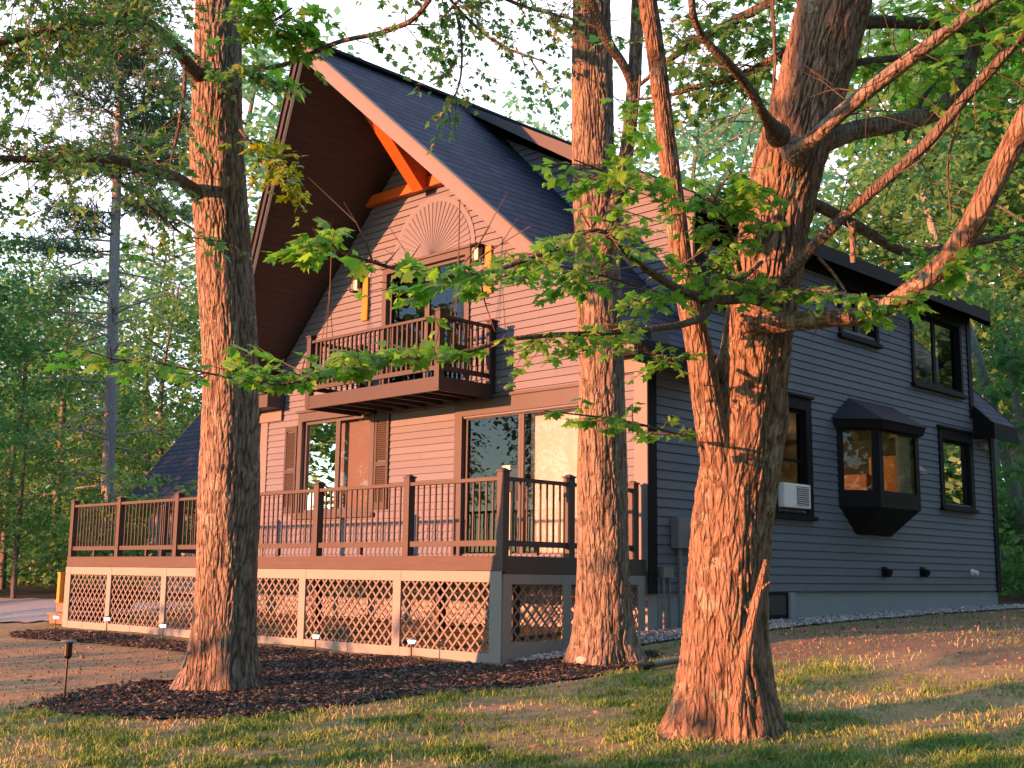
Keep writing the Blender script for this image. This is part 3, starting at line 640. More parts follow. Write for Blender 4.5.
# ---- hanging planters under the soffit
for (px, py, yy, lab) in ((331, 262, 12.15, 'rope plant hanger at the left end of the balcony under the dark soffit'), (491, 205, 12.15, 'rope plant hanger at the right end of the balcony beside the wall lantern')):
    p = at_y(px, py, yy); x = p[0] if px < 400 else -13.10; off = abs(x - XC); ztop = ZR - off - T
    h = thing('hanging_planter', lab, 'planter', (x, yy, 3.3), 'rope hangers over the balcony')
    zk = 4.75
    mb = MB(); mb.cyl((x, yy, ztop), (x, yy, zk), 0.010, None, 6); mb.build('cord', M['twig'], h)
    mb = MB(); mb.cyl((x, yy, zk + 0.06), (x, yy, zk - 0.1), 0.02, 0.015, 8)
    for k in range(5):
        a = k * 2 * math.pi / 5 + 0.3; mb.cyl((x, yy, zk), (x + 0.17 * math.cos(a), yy + 0.17 * math.sin(a), 3.42), 0.006, None, 5)
    mb.build('strand', M['twig'], h)
    mb = MB(); mb.cyl((x, yy, 3.2), (x, yy, 3.42), 0.12, 0.17, 16); mb.build('pot', M['terra'], h)

# ------------------------------------------------------------------ deck
DY = 10.11; DXL, DXR = -21.32, -10.03; ZD = 0.21
deck = thing('deck', 'raised brown wooden deck with baluster railing above pale lattice skirting', 'deck', (DXR, DY, -1.05))
mb = MB(); y = DY + 0.045
while y < YF - 0.16:
    mb.box(DXL + 0.045, DXR - 0.045, y, y + 0.136, ZD - 0.03, ZD); y += 0.142
y = YF - 0.02
while y < 16.0:
    mb.box(DXL + 0.045, XL - 0.06, y, y + 0.136, ZD - 0.03, ZD); y += 0.142
mb.build('deck_floor', M['rimb'], deck)
mb = MB(); x = DXL + 0.5
while x < DXR - 0.2:
    mb.box(x, x + 0.04, DY + 0.05, YF - 0.04, ZD - 0.22, ZD - 0.032); x += 0.42
mb.build('joist', M['rimb'], deck)
mb = MB(); mb.box(DXL, DXR, DY, DY + 0.04, 0.035, ZD + 0.005); mb.box(DXR - 0.04, DXR, DY + 0.042, YF - 0.03, 0.0, ZD + 0.005); mb.box(DXL, DXL + 0.04, DY + 0.042, 16.0, 0.0, ZD + 0.005); mb.build('rim_board', M['rimb'], deck, 0.004)
pxs = [68, 114, 172, 238, 312, 403, 502]
posts = [at_y(p, 556, DY - 0.02)[0] for p in pxs]; posts[0] = DXL + 0.06; posts[-1] = DXR - 0.06
def post(x, y, z0=ZD - 0.0, z1=1.22, s=0.055):
    mb = MB(); mb.box(x - s, x + s, y - s, y + s, z0, z1); o = mb.build('rail_post', M['rail'], deck, 0.005)
    mb = MB(); mb.box(x - s - 0.012, x + s + 0.012, y - s - 0.012, y + s + 0.012, z1, z1 + 0.02); mb.hexa([(x - s, y - s, z1 + 0.02), (x + s, y - s, z1 + 0.02), (x + s, y + s, z1 + 0.02), (x - s, y + s, z1 + 0.02), (x - 0.02, y - 0.02, z1 + 0.045), (x + 0.02, y - 0.02, z1 + 0.045), (x + 0.02, y + 0.02, z1 + 0.045), (x - 0.02, y + 0.02, z1 + 0.045)]); mb.build('post_cap', M['rail'], o)
PYF = DY + 0.06
for x in posts: post(x, PYF)
for x0, x1 in zip(posts[:-1], posts[1:]): rail_panel((x0 + 0.056, PYF, 0), (x1 - 0.056, PYF, 0), 0.33, 1.16, deck, M['rail'], 'rail_panel', 0.115, 0.02)
side = [PYF, 11.36, 12.66]
for y in side[1:]: post(DXR - 0.06, y)
for y0, y1 in zip(side[:-1], side[1:]): rail_panel((DXR - 0.06, y0 + 0.056, 0), (DXR - 0.06, y1 - 0.056, 0), 0.33, 1.16, deck, M['rail'], 'rail_panel', 0.115, 0.02)
lside = [PYF, 12.0, 13.9, 15.8]
for y in lside[1:]: post(DXL + 0.06, y)
for y0, y1 in zip(lside[1:-1], lside[2:]): rail_panel((DXL + 0.06, y0 + 0.056, 0), (DXL + 0.06, y1 - 0.056, 0), 0.33, 1.16, deck, M['rail'], 'rail_panel', 0.115, 0.02)
post(-19.62, 15.8)
rail_panel((DXL + 0.116, 15.8, 0), (-19.68, 15.8, 0), 0.33, 1.16, deck, M['rail'], 'rail_panel', 0.115, 0.02)

# skirt: boards and lattice
FS = Plane((0, DY + 0.012, 0), (1, 0, 0), (0, -1, 0)); SS = Plane((DXR - 0.012, 0, 0), (0, 1, 0), (1, 0, 0))
sk = [DXL + 0.0] + [at_y(p, 600, DY)[0] for p in (108, 163, 228, 302, 397)] + [DXR]
def lattice(pl, u0, u1, z0, z1, zb0=None, zb1=None, sp=0.16, w=0.027):
    mb = MB()
    for sgn, d in ((1, -0.012), (-1, -0.022)):
        c = -6.0
        while c < 12.0:
            # strip u = u0 + c + sgn*(z - z0); clip to the rectangle
            za, zb = z0, z1
            ua = u0 + c + sgn * 0; 
            f = lambda z: u0 + c + sgn * (z - z0)
            if sgn > 0: za = max(za, z0 + (u0 - (u0 + c))); zb = min(zb, z0 + (u1 - (u0 + c)))
            else: za = max(za, z0 + ((u0 + c) - u1)); zb = min(zb, z0 + ((u0 + c) - u0))
            if zb - za > 0.01:
                h = w * 0.7071
                mb.hexa([pl.p(f(za) - h, za, d), pl.p(f(za) + h, za, d), pl.p(f(za) + h, za, d + 0.008), pl.p(f(za) - h, za, d + 0.008), pl.p(f(zb) - h, zb, d), pl.p(f(zb) + h, zb, d), pl.p(f(zb) + h, zb, d + 0.008), pl.p(f(zb) - h, zb, d + 0.008)])
            c += sp
    return mb.build('lattice_panel', M['lattice'], deck)
for i, (a, b) in enumerate(zip(sk[:-1], sk[1:])):
    lattice(FS, a + 0.08, b - 0.08, -0.96, -0.08)
for (a, b) in ((10.25, 11.16), (11.34, 12.7)): lattice(SS, a, b, -0.82, -0.08)
mb = MB()
for i, x in enumerate(sk):
    w = 0.075 if 0 < i < len(sk) - 1 else 0.10
    xx = min(max(x, DXL + 0.10), DXR - 0.10); mb.pbox(FS, xx - w, xx + w, -1.12, 0.03, -0.005, 0.022)
for a, b in zip(sk[:-1], sk[1:]):
    mb.pbox(FS, a + 0.0, b, -0.10, 0.031, -0.004, 0.018); mb.pbox(FS, a, b, -1.13, -0.93, -0.004, 0.018)
mb.build('skirt_frame', M['skirt'], deck)
mb = MB()
for y in (10.19, 11.25, 12.75): mb.pbox(SS, y - 0.075, y + 0.075, -1.1, -0.001, -0.005, 0.022)
mb.pbox(SS, 10.15, 12.84, -0.12, -0.002, -0.004, 0.018); mb.pbox(SS, 10.15, 12.84, -1.1, -0.80, -0.004, 0.018); mb.build('skirt_frame', M['skirt'], deck)
for (x, y) in ((-13.2, 12.0), (-16.2, 12.0), (-19.2, 12.0), (-11.3, 11.6)):
    mb = MB(); mb.box(x - 0.07, x + 0.07, y - 0.07, y + 0.07, -1.1, -0.02); mb.build('support_post', M['rimb'], deck)
# stair at the left end
st = thing('deck_stair', 'short wooden stair with reddish treads at the far left end of the deck', 'stair', (-22.0, 10.8, -1.05))
for k in range(3):
    x = DXL - 0.02; zt = -0.36 - 0.23 * k; w = 0.20 + 0.26 * k
    mb = MB(); mb.box(x - w, x - 0.002, 10.20, 11.5, zt - 0.19, zt - 0.042); mb.build('riser', M['redwood'], st)
    mb = MB(); mb.box(x - w - 0.03, x - 0.002, 10.17, 11.53, zt - 0.04, zt); mb.build('tread', M['redwood'], st, 0.004)
mb = MB(); mb.box(DXL - 0.13, DXL - 0.03, 10.02, 10.12, -0.62, -0.10); mb.box(DXL - 0.14, DXL - 0.02, 10.01, 10.13, -0.099, -0.07); mb.build('stair_post', M['amber'], st)
# cream box by the corner post
mb = MB(); mb.box(-10.34, -10.22, DY + 0.30, DY + 0.44, 1.0, 1.30); mb.box(-10.35, -10.21, DY + 0.29, DY + 0.45, 1.301, 1.32); mb.box(-10.30, -10.26, DY + 0.35, DY + 0.39, ZD, 1.0)
tag(mb.build('deck_lamp', M['cream'], None, 0.006), 'small cream box on a thin post just behind the deck corner post', 'lamp')

# window air conditioner
ac = thing('air_conditioner', 'white window air conditioner sitting in the lower half of the side window', 'air conditioner', (XR + 0.2, 16.5, 1.08))
mb = MB(); mb.pbox(RIGHT, 16.14, 16.92, 1.08, 1.46, -0.1, 0.14); mb.build('casing', M['white'], ac, 0.012)
mb = MB(); mb.pbox(RIGHT, 16.50, 16.86, 1.12, 1.42, 0.141, 0.145); mb.build('grille', M['grille'], ac)
mb = MB()
for k in range(9): mb.pbox(RIGHT, 16.50, 16.86, 1.13 + 0.033 * k, 1.14 + 0.033 * k, 0.146, 0.152)
mb.build('louvre', M['white'], ac)

# ------------------------------------------------------------------ side wing with hipped blue roof
GX, GY = -31.4, 17.0
wing = thing('garage', 'low garage wing with blue shingled hipped roof behind the left end of the deck', 'garage', (-27, 18, -0.9))
e0 = at_y(127, 499, 17.0); ez = e0[2]
gx0 = e0[0]; gx1 = XL - 0.1; slope = 1.22
rt = 4.2
top = [(gx0, 17.0, ez), (gx1, 17.0, ez), (gx1, 17.0 + rt, ez + rt * slope), (gx0 + 0.1, 17.0 + rt, ez + rt * slope)]
roof_poly('roof', top, M['shingle'], (1, 0, 0), (0, 1, slope), wing)
roof_poly('roof', [(gx0, 17.0 + 2 * rt, ez), (gx1, 17.0 + 2 * rt, ez), top[2], top[3]], M['shingle'], (1, 0, 0), (0, -1, slope), wing)
mb = MB(); mb.hexa([(gx0 - 0.05, 17.0, ez - 0.22), (gx0, 17.0, ez - 0.22), (gx0 + 0.1, 17 + rt, ez + rt * slope - 0.22), (gx0 + 0.05, 17 + rt, ez + rt * slope - 0.22), (gx0 - 0.05, 17.0, ez + 0.02), (gx0, 17.0, ez + 0.02), (gx0 + 0.1, 17 + rt, ez + rt * slope + 0.02), (gx0 + 0.05, 17 + rt, ez + rt * slope + 0.02)])
mb.box(gx0, gx1, 16.96, 17.0, ez - 0.2, ez + 0.01); mb.build('fascia', M['trim'], wing)
GP = Plane((0, 17.5, 0), (1, 0, 0), (0, -1, 0))
mb = MB(); mb.box(gx0 + 0.4, gx1, 17.5, 17.6, -0.9, ez - 0.02); mb.box(gx0 + 0.4, gx0 + 0.5, 17.61, 24.8, -0.9, ez - 0.02)
mb.prism([(gx0 + 0.4, 17.61, ez - 0.02), (gx0 + 0.4, 24.8, ez - 0.02), (gx0 + 0.4, 17 + rt, ez + rt * slope - 0.3)], (0.1, 0, 0))
mb.build('wall', M['garden_wall'], wing)
mb = MB(); x = gx0 + 0.45
while x < gx1 - 0.1:
    mb.pbox(GP, x, x + 0.035, -0.9, ez - 0.3, 0.0, 0.02); x += 0.30
mb.build('batten', M['garden_wall'], wing)

# ------------------------------------------------------------------ ground, beds, drive
MULCH = [gpx(*p) for p in ((8, 634), (30, 631), (57, 629), (187, 642), (300, 651), (400, 659), (502, 668), (545, 662), (600, 655), (650, 652), (664, 655), (640, 667), (600, 678), (520, 687), (450, 695), (350, 707), (260, 717), (150, 722), (60, 716), (25, 708), (60, 697), (100, 688), (150, 682), (188, 680), (240, 672), (262, 660), (200, 655), (150, 649), (100, 644), (50, 641), (12, 638))]
DIRTL = [gpx(*p) for p in ((-60, 640), (15, 639), (150, 650), (240, 660), (235, 675), (100, 690), (25, 709), (-60, 716))]
DIRTR = [gpx(*p) for p in ((650, 655), (720, 638), (800, 627), (900, 616), (1010, 603), (1100, 602), (1100, 672), (1000, 668), (900, 652), (800, 664), (700, 684))]
GRAVEL = [(-10.0, 10.2), (-9.75, 10.25), (-9.35, 11.4), (-9.0, 13.0), (-8.95, 15.0), (-9.2, 20.0), (-9.3, 25.2), (-10.0, 25.2)]
ROAD = [(-21.9, 10.35), (-23.2, 9.6), (-30, 8.4), (-60, 5.0), (-60, 11), (-34, 12.6), (-25.0, 13.4), (-21.7, 13.6)]

ax = np.unique(np.concatenate([np.linspace(-260, -60, 14), np.linspace(-60, -24, 30), np.arange(-24, 0.01, 0.11), np.linspace(0, 12, 24), np.linspace(12, 260, 16)]))
ay = np.unique(np.concatenate([np.linspace(-260, -20, 16), np.linspace(-20, 1.5, 30), np.arange(1.5, 16, 0.11), np.linspace(16, 45, 60), np.linspace(45, 260, 24)]))
GXX, GYY = np.meshgrid(ax, ay, indexing='ij'); GZ = hgt(GXX, GYY)
nx, ny = len(ax), len(ay); idx = np.arange(nx * ny).reshape(nx, ny)
Fq = np.stack([idx[:-1, :-1], idx[1:, :-1], idx[1:, 1:], idx[:-1, 1:]], -1).reshape(-1, 4)
wob = (fbm(GXX * 1.7, GYY * 1.7, 5, 3) - 0.5) * 1.6
dm = np.maximum.reduce([inside(DIRTL, GXX + wob * 0.3, GYY + wob * 0.3), inside(DIRTR, GXX + wob * 0.6, GYY + wob * 0.6)]).astype(float)
patch = np.clip((fbm(GXX * 0.9, GYY * 0.9, 21, 4) - 0.53) * 6, 0, 1); dm = np.maximum(dm, patch * 0.8)
k = np.array([0.25, 0.5, 0.25])
for _ in range(2):
    dm[1:-1, :] = (dm[:-2, :] + 2 * dm[1:-1, :] + dm[2:, :]) / 4; dm[:, 1:-1] = (dm[:, :-2] + 2 * dm[:, 1:-1] + dm[:, 2:]) / 4
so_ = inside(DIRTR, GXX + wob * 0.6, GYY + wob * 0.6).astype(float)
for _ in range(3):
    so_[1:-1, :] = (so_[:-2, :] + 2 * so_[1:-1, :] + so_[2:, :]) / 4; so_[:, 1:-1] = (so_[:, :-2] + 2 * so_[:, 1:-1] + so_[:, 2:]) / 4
fm = np.clip(((GXX < -25) * 1.0 + (GYY > 26) * 1.0 + (GXX > 6) * 0.3), 0, 1)
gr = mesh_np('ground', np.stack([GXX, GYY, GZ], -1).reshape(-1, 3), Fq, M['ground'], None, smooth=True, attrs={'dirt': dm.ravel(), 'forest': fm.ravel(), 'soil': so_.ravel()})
tag(gr, kind='structure')

def sheet(name, poly, step, lift, mat, crown=0.0):
    P = np.array(poly); x0, y0 = P.min(0) - 0.1; x1, y1 = P.max(0) + 0.1
    xs = np.arange(x0, x1, step); ys = np.arange(y0, y1, step); X, Y = np.meshgrid(xs, ys, indexing='ij')
    Z = hgt(X, Y) + lift + crown * fbm(X * 3, Y * 3, 31, 3)
    ins = inside(poly, X + 0.12 * (fbm(X * 4, Y * 4, 8, 2) - 0.5), Y + 0.12 * (fbm(X * 4, Y * 4, 18, 2) - 0.5))
    id_ = np.arange(X.size).reshape(X.shape); c = ins[:-1, :-1] & ins[1:, :-1] & ins[1:, 1:] & ins[:-1, 1:]
    F = np.stack([id_[:-1, :-1], id_[1:, :-1], id_[1:, 1:], id_[:-1, 1:]], -1)[c]
    used = np.unique(F); mp = -np.ones(X.size, int); mp[used] = np.arange(len(used))
    V = np.stack([X, Y, Z], -1).reshape(-1, 3)[used]
    return tag(mesh_np(name, V, mp[F], mat, None, smooth=True), kind='structure')
sheet('mulch_bed', MULCH, 0.08, 0.004, M['mulch'], 0.022)
sheet('gravel_strip', GRAVEL, 0.08, 0.012, M['gravel'], 0.02)
sheet('driveway', ROAD, 0.3, 0.03, M['road'])

def scatter(poly, n):
    P = np.array(poly); lo = P.min(0); hi = P.max(0); out = np.zeros((0, 2))
    while len(out) < n:
        q = rng.random((n * 2, 2)) * (hi - lo) + lo; out = np.concatenate([out, q[inside(poly, q[:, 0], q[:, 1])]])
    return out[:n]

def rot_rand(n, tilt):
    a = rng.random(n) * 2 * np.pi; t = rng.normal(0, tilt, n); b = rng.random(n) * 2 * np.pi
    ca, sa, ct, stt, cb, sb = np.cos(a), np.sin(a), np.cos(t), np.sin(t), np.cos(b), np.sin(b)
    Rz = np.zeros((n, 3, 3)); Rz[:, 0, 0] = ca; Rz[:, 0, 1] = -sa; Rz[:, 1, 0] = sa; Rz[:, 1, 1] = ca; Rz[:, 2, 2] = 1
    Rx = np.zeros((n, 3, 3)); Rx[:, 0, 0] = 1; Rx[:, 1, 1] = ct; Rx[:, 1, 2] = -stt; Rx[:, 2, 1] = stt; Rx[:, 2, 2] = ct
    Rb = np.zeros((n, 3, 3)); Rb[:, 0, 0] = cb; Rb[:, 0, 1] = -sb; Rb[:, 1, 0] = sb; Rb[:, 1, 1] = cb; Rb[:, 2, 2] = 1
    return Rz @ Rx @ Rb

def shards(name, pts, size, mat, label, cat, shape='chip', tilt=0.5, lift=0.01):
    n = len(pts)
    if shape == 'chip':
        L = np.array([(-.5, -.16, -.05), (.5, -.12, -.05), (.45, .16, -.05), (-.45, .12, -.05), (-.4, -.1, .08), (.4, -.08, .1), (.36, .1, .08), (-.38, .08, .1)])
        F = np.array([(0, 3, 2, 1), (4, 5, 6, 7), (0, 1, 5, 4), (1, 2, 6, 5), (2, 3, 7, 6), (3, 0, 4, 7)])
    elif shape == 'stone':
        L = np.array([(0, 0, -.4), (.5, 0, 0), (.1, .45, .05), (-.5, .1, 0), (-.1, -.5, -.05), (.05, 0, .4)])
        F = np.array([(0, 2, 1), (0, 3, 2), (0, 4, 3), (0, 1, 4), (5, 1, 2), (5, 2, 3), (5, 3, 4), (5, 4, 1)])
    else:
        L = np.array([(-.5, -.1, .1), (0, -.4, 0), (.5, 0, .12), (0, .4, 0), (0, 0, .02)]); F = np.array([(0, 1, 4), (1, 2, 4), (2, 3, 4), (3, 0, 4)])
    R = rot_rand(n, tilt); s = size * np.exp(rng.normal(0, 0.35, n))
    V = np.einsum('nij,kj->nki', R, L) * s[:, None, None]
    V += np.stack([pts[:, 0], pts[:, 1], hgt(pts[:, 0], pts[:, 1]) + lift], -1)[:, None]
    FF = (F[None] + (np.arange(n) * len(L))[:, None, None]).reshape(-1, F.shape[1])
    o = mesh_np(name, V.reshape(-1, 3), FF, mat, None, rnd=np.repeat(rng.random(n), len(F)))
    return tag(o, label, cat, kind='stuff')
shards('mulch_chips', scatter(MULCH, 14000), 0.05, M['chip'], 'dark shredded wood mulch chips spread round tree and deck', 'mulch', 'chip', 0.5, 0.018)
gp_ = scatter(GRAVEL, 9000); shards('gravel', gp_, 0.035, M['pebble'], 'pale grey gravel strip along the house foundation', 'gravel', 'stone', 1.5, 0.03)
FORE = [gpx(*p) for p in ((-40, 800), (-40, 690), (200, 690), (640, 655), (800, 625), (1100, 606), (1100, 800), (500, 820))]
q = scatter(FORE, 1500); shards('fallen_leaves', q, 0.038, M['litter'], 'scattered dry brown leaves lying on the lawn', 'leaves', 'leaf', 0.4, 0.02)
q = np.concatenate([scatter(DIRTL, 900), scatter(DIRTR, 1300)]); shards('dirt_clods', q, 0.025, m_rnd('dirt_clod', [(0.13, 0.08, 0.05), (0.2, 0.13, 0.085), (0.3, 0.21, 0.15)]), 'small clods and stones on the bare dirt', 'dirt', 'stone', 1.5, 0.004)

# grass blades
def grass():
    n = 620000; q = scatter(FORE, n); x, y = q[:, 0], q[:, 1]
    d = fbm(x * 1.3, y * 1.3, 40, 4); d2 = fbm(x * 5, y * 5, 50, 3); dist = np.hypot(x, y)
    inm = inside(MULCH, x, y); ind = inside(DIRTL, x, y) | inside(DIRTR, x + (d2 - .5), y + (d2 - .5))
    bare = np.clip((fbm(x * 0.9, y * 0.9, 21, 4) - 0.52) * 6, 0, 1)
    p = np.clip((d - 0.30) * 3.8, 0.2, 1) * np.clip((d2 - 0.25) * 2.4, 0.1, 1) * (1 - 0.8 * bare)
    p *= np.where(ind, 0.07, 1) * np.where(inm, 0.0, 1)
    edge = np.clip((0.75 + (11.0 - dist) * 0.2), 0.45, 1); p *= edge
    kq = rng.random(n) < p; x, y, d, d2 = x[kq], y[kq], d[kq], d2[kq]; n = len(x)
    h = (0.026 + 0.05 * rng.random(n) ** 2.2) * (0.55 + 0.9 * d2); w = 0.0022 + 0.003 * rng.random(n)
    a = rng.random(n) * 2 * np.pi; ln = 0.15 + 0.9 * rng.random(n); b = rng.random(n) * 2 * np.pi
    base = np.stack([x, y, hgt(x, y) - 0.004], -1); sd = np.stack([np.cos(a), np.sin(a), 0 * a], -1) * w[:, None]
    dr = np.stack([np.cos(b) * ln, np.sin(b) * ln, 0 * b], -1) * h[:, None]
    up = np.array([0, 0, 1.0])[None] * h[:, None]
    V = np.stack([base - sd, base + sd, base + up * 0.6 + dr * 0.35 + sd * 0.8, base + up * 0.6 + dr * 0.35 - sd * 0.8, base + up * 0.95 + dr], 1)
    o5 = np.arange(n)[:, None] * 5
    T_ = np.concatenate([o5 + np.array([[0, 1, 2]]), o5 + np.array([[0, 2, 3]]), o5 + np.array([[3, 2, 4]])], 0)
    dry = np.clip(0.13 + 2.6 * (0.50 - d) + 0.2 * rng.normal(0, 1, n) + 0.3 * (rng.random(n) > 0.8), 0, 1); ln = ln + 2.2 * (dry > 0.62)
    o = mesh_np('grass', V.reshape(-1, 3), T_, M['grass'], None, rnd=np.tile(dry, 3))
    tag(o, 'patchy short green and straw coloured grass across the front yard', 'grass', kind='stuff')
grass()

# broad-leaf weeds and ferny bits are part of the grass; the stone, pipe and lamps are things
def ball(mb, c, r, n=8, m=6):
    vs = []; 
    for j in range(m + 1):
        ph = math.pi * j / m
        for i in range(n):
            th = 2 * math.pi * i / n; k = 1 + 0.12 * math.sin(3 * th + j) + 0.08 * math.cos(5 * ph + i)
            vs.append((c[0] + r[0] * k * math.sin(ph) * math.cos(th), c[1] + r[1] * k * math.sin(ph) * math.sin(th), c[2] + r[2] * k * math.cos(ph)))
    fs = [(j * n + i, j * n + (i + 1) % n, (j + 1) * n + (i + 1) % n, (j + 1) * n + i) for j in range(m) for i in range(n)]
    mb.add(vs, fs)
rp = gpx(583, 667); mb = MB(); ball(mb, (rp[0], rp[1], float(hgt(*rp)) + 0.05), (0.085, 0.07, 0.055), 12, 8)
tag(mb.build('stone', M['stone'], None, smooth=True), 'pale fist sized stone lying at the foot of the middle tree', 'stone')
h1, h2 = gpx(640, 674), gpx(690, 664)
dp = thing('drain_pipe', 'green grey plastic drain pipe with black end lying on the ground between two trees', 'pipe', (*h1, float(hgt(*h1))))
z1 = float(hgt(*h1)) + 0.05; z2 = float(hgt(*h2)) + 0.06
A = Vector((h1[0], h1[1], z1)); Bv = Vector((h2[0], h2[1], z2)); dd = (Bv - A)
mb = MB(); mb.cyl(A + dd * 0.22, Bv, 0.035, None, 12); mb.build('pipe', M['pipe'], dp, smooth=False)
mb = MB(); mb.cyl(A, A + dd * 0.24, 0.045, None, 12); mb.build('pipe_end', M['blackp'], dp)

plabs = ['small lit path light at the far left corner of the deck skirting', 'small lit path light in mulch in front of the second lattice panel from the left', 'small lit path light in mulch just left of the left maple trunk', 'small lit path light in mulch just right of the left maple trunk', 'small lit path light in mulch nearest the right corner of the deck']
for (px, py), lab in zip(((55, 630), (106, 634), (162, 641), (315, 654), (411, 662)), plabs):
    g_ = gpx(px, py); z = float(hgt(*g_)); t = thing('path_light', lab, 'path light', (g_[0], g_[1], z), 'low path lights along the deck')
    X, Y = g_
    mb = MB(); mb.cyl((X, Y, z - 0.05), (X, Y, z + 0.2), 0.010, None, 8); mb.build('stake', M['blackp'], t)
    mb = MB(); mb.cyl((X, Y, z + 0.21), (X, Y, z + 0.25), 0.038, 0.045, 14); mb.build('lens', M['lamp'], t)
    mb = MB(); mb.cyl((X, Y, z + 0.251), (X, Y, z + 0.28), 0.07, 0.03, 14); mb.build('cap', M['grey'], t)
g_ = gpx(64, 701); z = float(hgt(*g_)); X, Y = g_
t = thing('path_light', 'tall dark garden light with flat round top standing at the mulch edge', 'path light', (X, Y, z))
mb = MB(); mb.cyl((X, Y, z - 0.05), (X + 0.01, Y, z + 0.42), 0.012, 0.012, 8); mb.build('stake', M['blackp'], t)
mb = MB(); mb.cyl((X + 0.01, Y, z + 0.40), (X + 0.012, Y, z + 0.43), 0.025, 0.04, 14); mb.cyl((X + 0.012, Y, z + 0.43), (X + 0.012, Y, z + 0.55), 0.04, 0.04, 14); mb.build('lamp_body', M['blackp'], t)
mb = MB(); mb.cyl((X + 0.012, Y, z + 0.55), (X + 0.012, Y, z + 0.562), 0.045, 0.072, 18); mb.cyl((X + 0.012, Y, z + 0.5625), (X + 0.012, Y, z + 0.58), 0.078, 0.065, 18); mb.build('cap', M['grey'], t)

# ------------------------------------------------------------------ trees
def smooth_path(P, R, step):
    P = np.array(P, float); R = np.array(R, float); n = len(P)
    d = np.r_[0, np.cumsum(np.linalg.norm(np.diff(P, axis=0), axis=1))]
    m = max(3, int(d[-1] / step)); s = np.linspace(0, d[-1], m)
    T_ = np.gradient(P, d, axis=0) if n > 2 else np.repeat(((P[1] - P[0]) / d[-1])[None], 2, 0)
    i = np.clip(np.searchsorted(d, s, 'right') - 1, 0, n - 2); h = (d[i + 1] - d[i]); t = ((s - d[i]) / h)
    h00 = 2 * t ** 3 - 3 * t ** 2 + 1; h10 = t ** 3 - 2 * t ** 2 + t; h01 = -2 * t ** 3 + 3 * t ** 2; h11 = t ** 3 - t ** 2
    Q = h00[:, None] * P[i] + (h10 * h)[:, None] * T_[i] + h01[:, None] * P[i + 1] + (h11 * h)[:, None] * T_[i + 1]
    return Q, np.interp(s, d, R), s

def frames(Q):
    T_ = np.gradient(Q, axis=0); T_ /= np.linalg.norm(T_, axis=1)[:, None]
    U = np.zeros_like(Q); u = np.cross(T_[0], [0.3, 0.9, 0.1]); u /= np.linalg.norm(u)
    for i in range(len(Q)):
        u = u - T_[i] * u.dot(T_[i]); u /= np.linalg.norm(u); U[i] = u
    return T_, U, np.cross(T_, U)

def limb(P, R, step=0.04, nseg=14, ridge=0.0, seed=1, flare=0.0, knots=()):
    Q, r, s = smooth_path(P, R, step); T_, U, W_ = frames(Q); m = len(Q)
    th = np.linspace(0, 2 * np.pi, nseg, endpoint=False); TH, S = np.meshgrid(th, s); RR = np.repeat(r[:, None], nseg, 1)
    rv = np.full(RR.shape, 0.6)
    if ridge:
        per = 62                                     # plates round the trunk
        c = TH / (2 * np.pi) * per + 0.0
        def pn(cx, sy, seed, p):                     # noise that closes round the trunk
            a = vnoise(cx, sy, seed); b = vnoise(cx - p, sy, seed); t = np.clip(cx / p, 0, 1); return a * (1 - t) + b * t
        wv = (pn(c * 0.3, S * 2.4, seed + 3, per * 0.3) - 0.5) * 3.6 + (pn(c, S * 6, seed + 4, per) - 0.5) * 0.9
        n1 = pn(np.mod(c + wv, per), S * 5.2, seed, per); n2 = pn(np.mod(c * 2 + wv, 2 * per), S * 17, seed + 5, 2 * per); n3 = pn(np.mod(c * 3, 3 * per), S * 40, seed + 8, 3 * per)
        brk = pn(c * 0.12, S * 0.7, seed + 21, per * 0.12); fu = np.clip(np.abs(2 * n1 - 1) * (2.2 + 3.2 * brk), 0, 1); f2 = np.clip(np.abs(2 * n2 - 1) * 2.6, 0, 1)
        rv = np.clip(fu * 0.5 + f2 * 0.28 * (0.4 + 0.6 * fu) + n3 * 0.26, 0, 1.05)
        low = pn(c * 0.2, S * 0.9, seed + 11, per * 0.2) - 0.5
        amp = 0.45 + 1.1 * pn(c * 0.1, S * 0.5, seed + 31, per * 0.1)
        RR = RR * (1 + 0.18 * low) + ridge * amp * (rv - 0.5)
        if flare:
            lob = 0.5 + 0.5 * np.cos(5 * TH + seed) * 0.7 + 0.3 * np.cos(3 * TH + 2 * seed)
            RR = RR + flare * np.exp(-S / 0.34) * (0.35 + 0.65 * lob)
        for (ks, kt, kr, kh) in knots:
            dth = np.angle(np.exp(1j * (TH - kt))); RR = RR + kh * np.exp(-((S - ks) / kr) ** 2 - (dth * RR / kr) ** 2)
    elif nseg >= 10:
        RR = RR * (1 + 0.18 * (vnoise(TH * 2.5, S * 6, seed) - 0.5))
    V = Q[:, None] + RR[..., None] * (np.cos(TH)[..., None] * U[:, None] + np.sin(TH)[..., None] * W_[:, None])
    id_ = np.arange(m * nseg).reshape(m, nseg); nx_ = np.roll(id_, -1, 1)
    F = np.stack([id_[:-1], nx_[:-1], nx_[1:], id_[1:]], -1).reshape(-1, 4)
    return V.reshape(-1, 3), F, rv.ravel(), Q, r

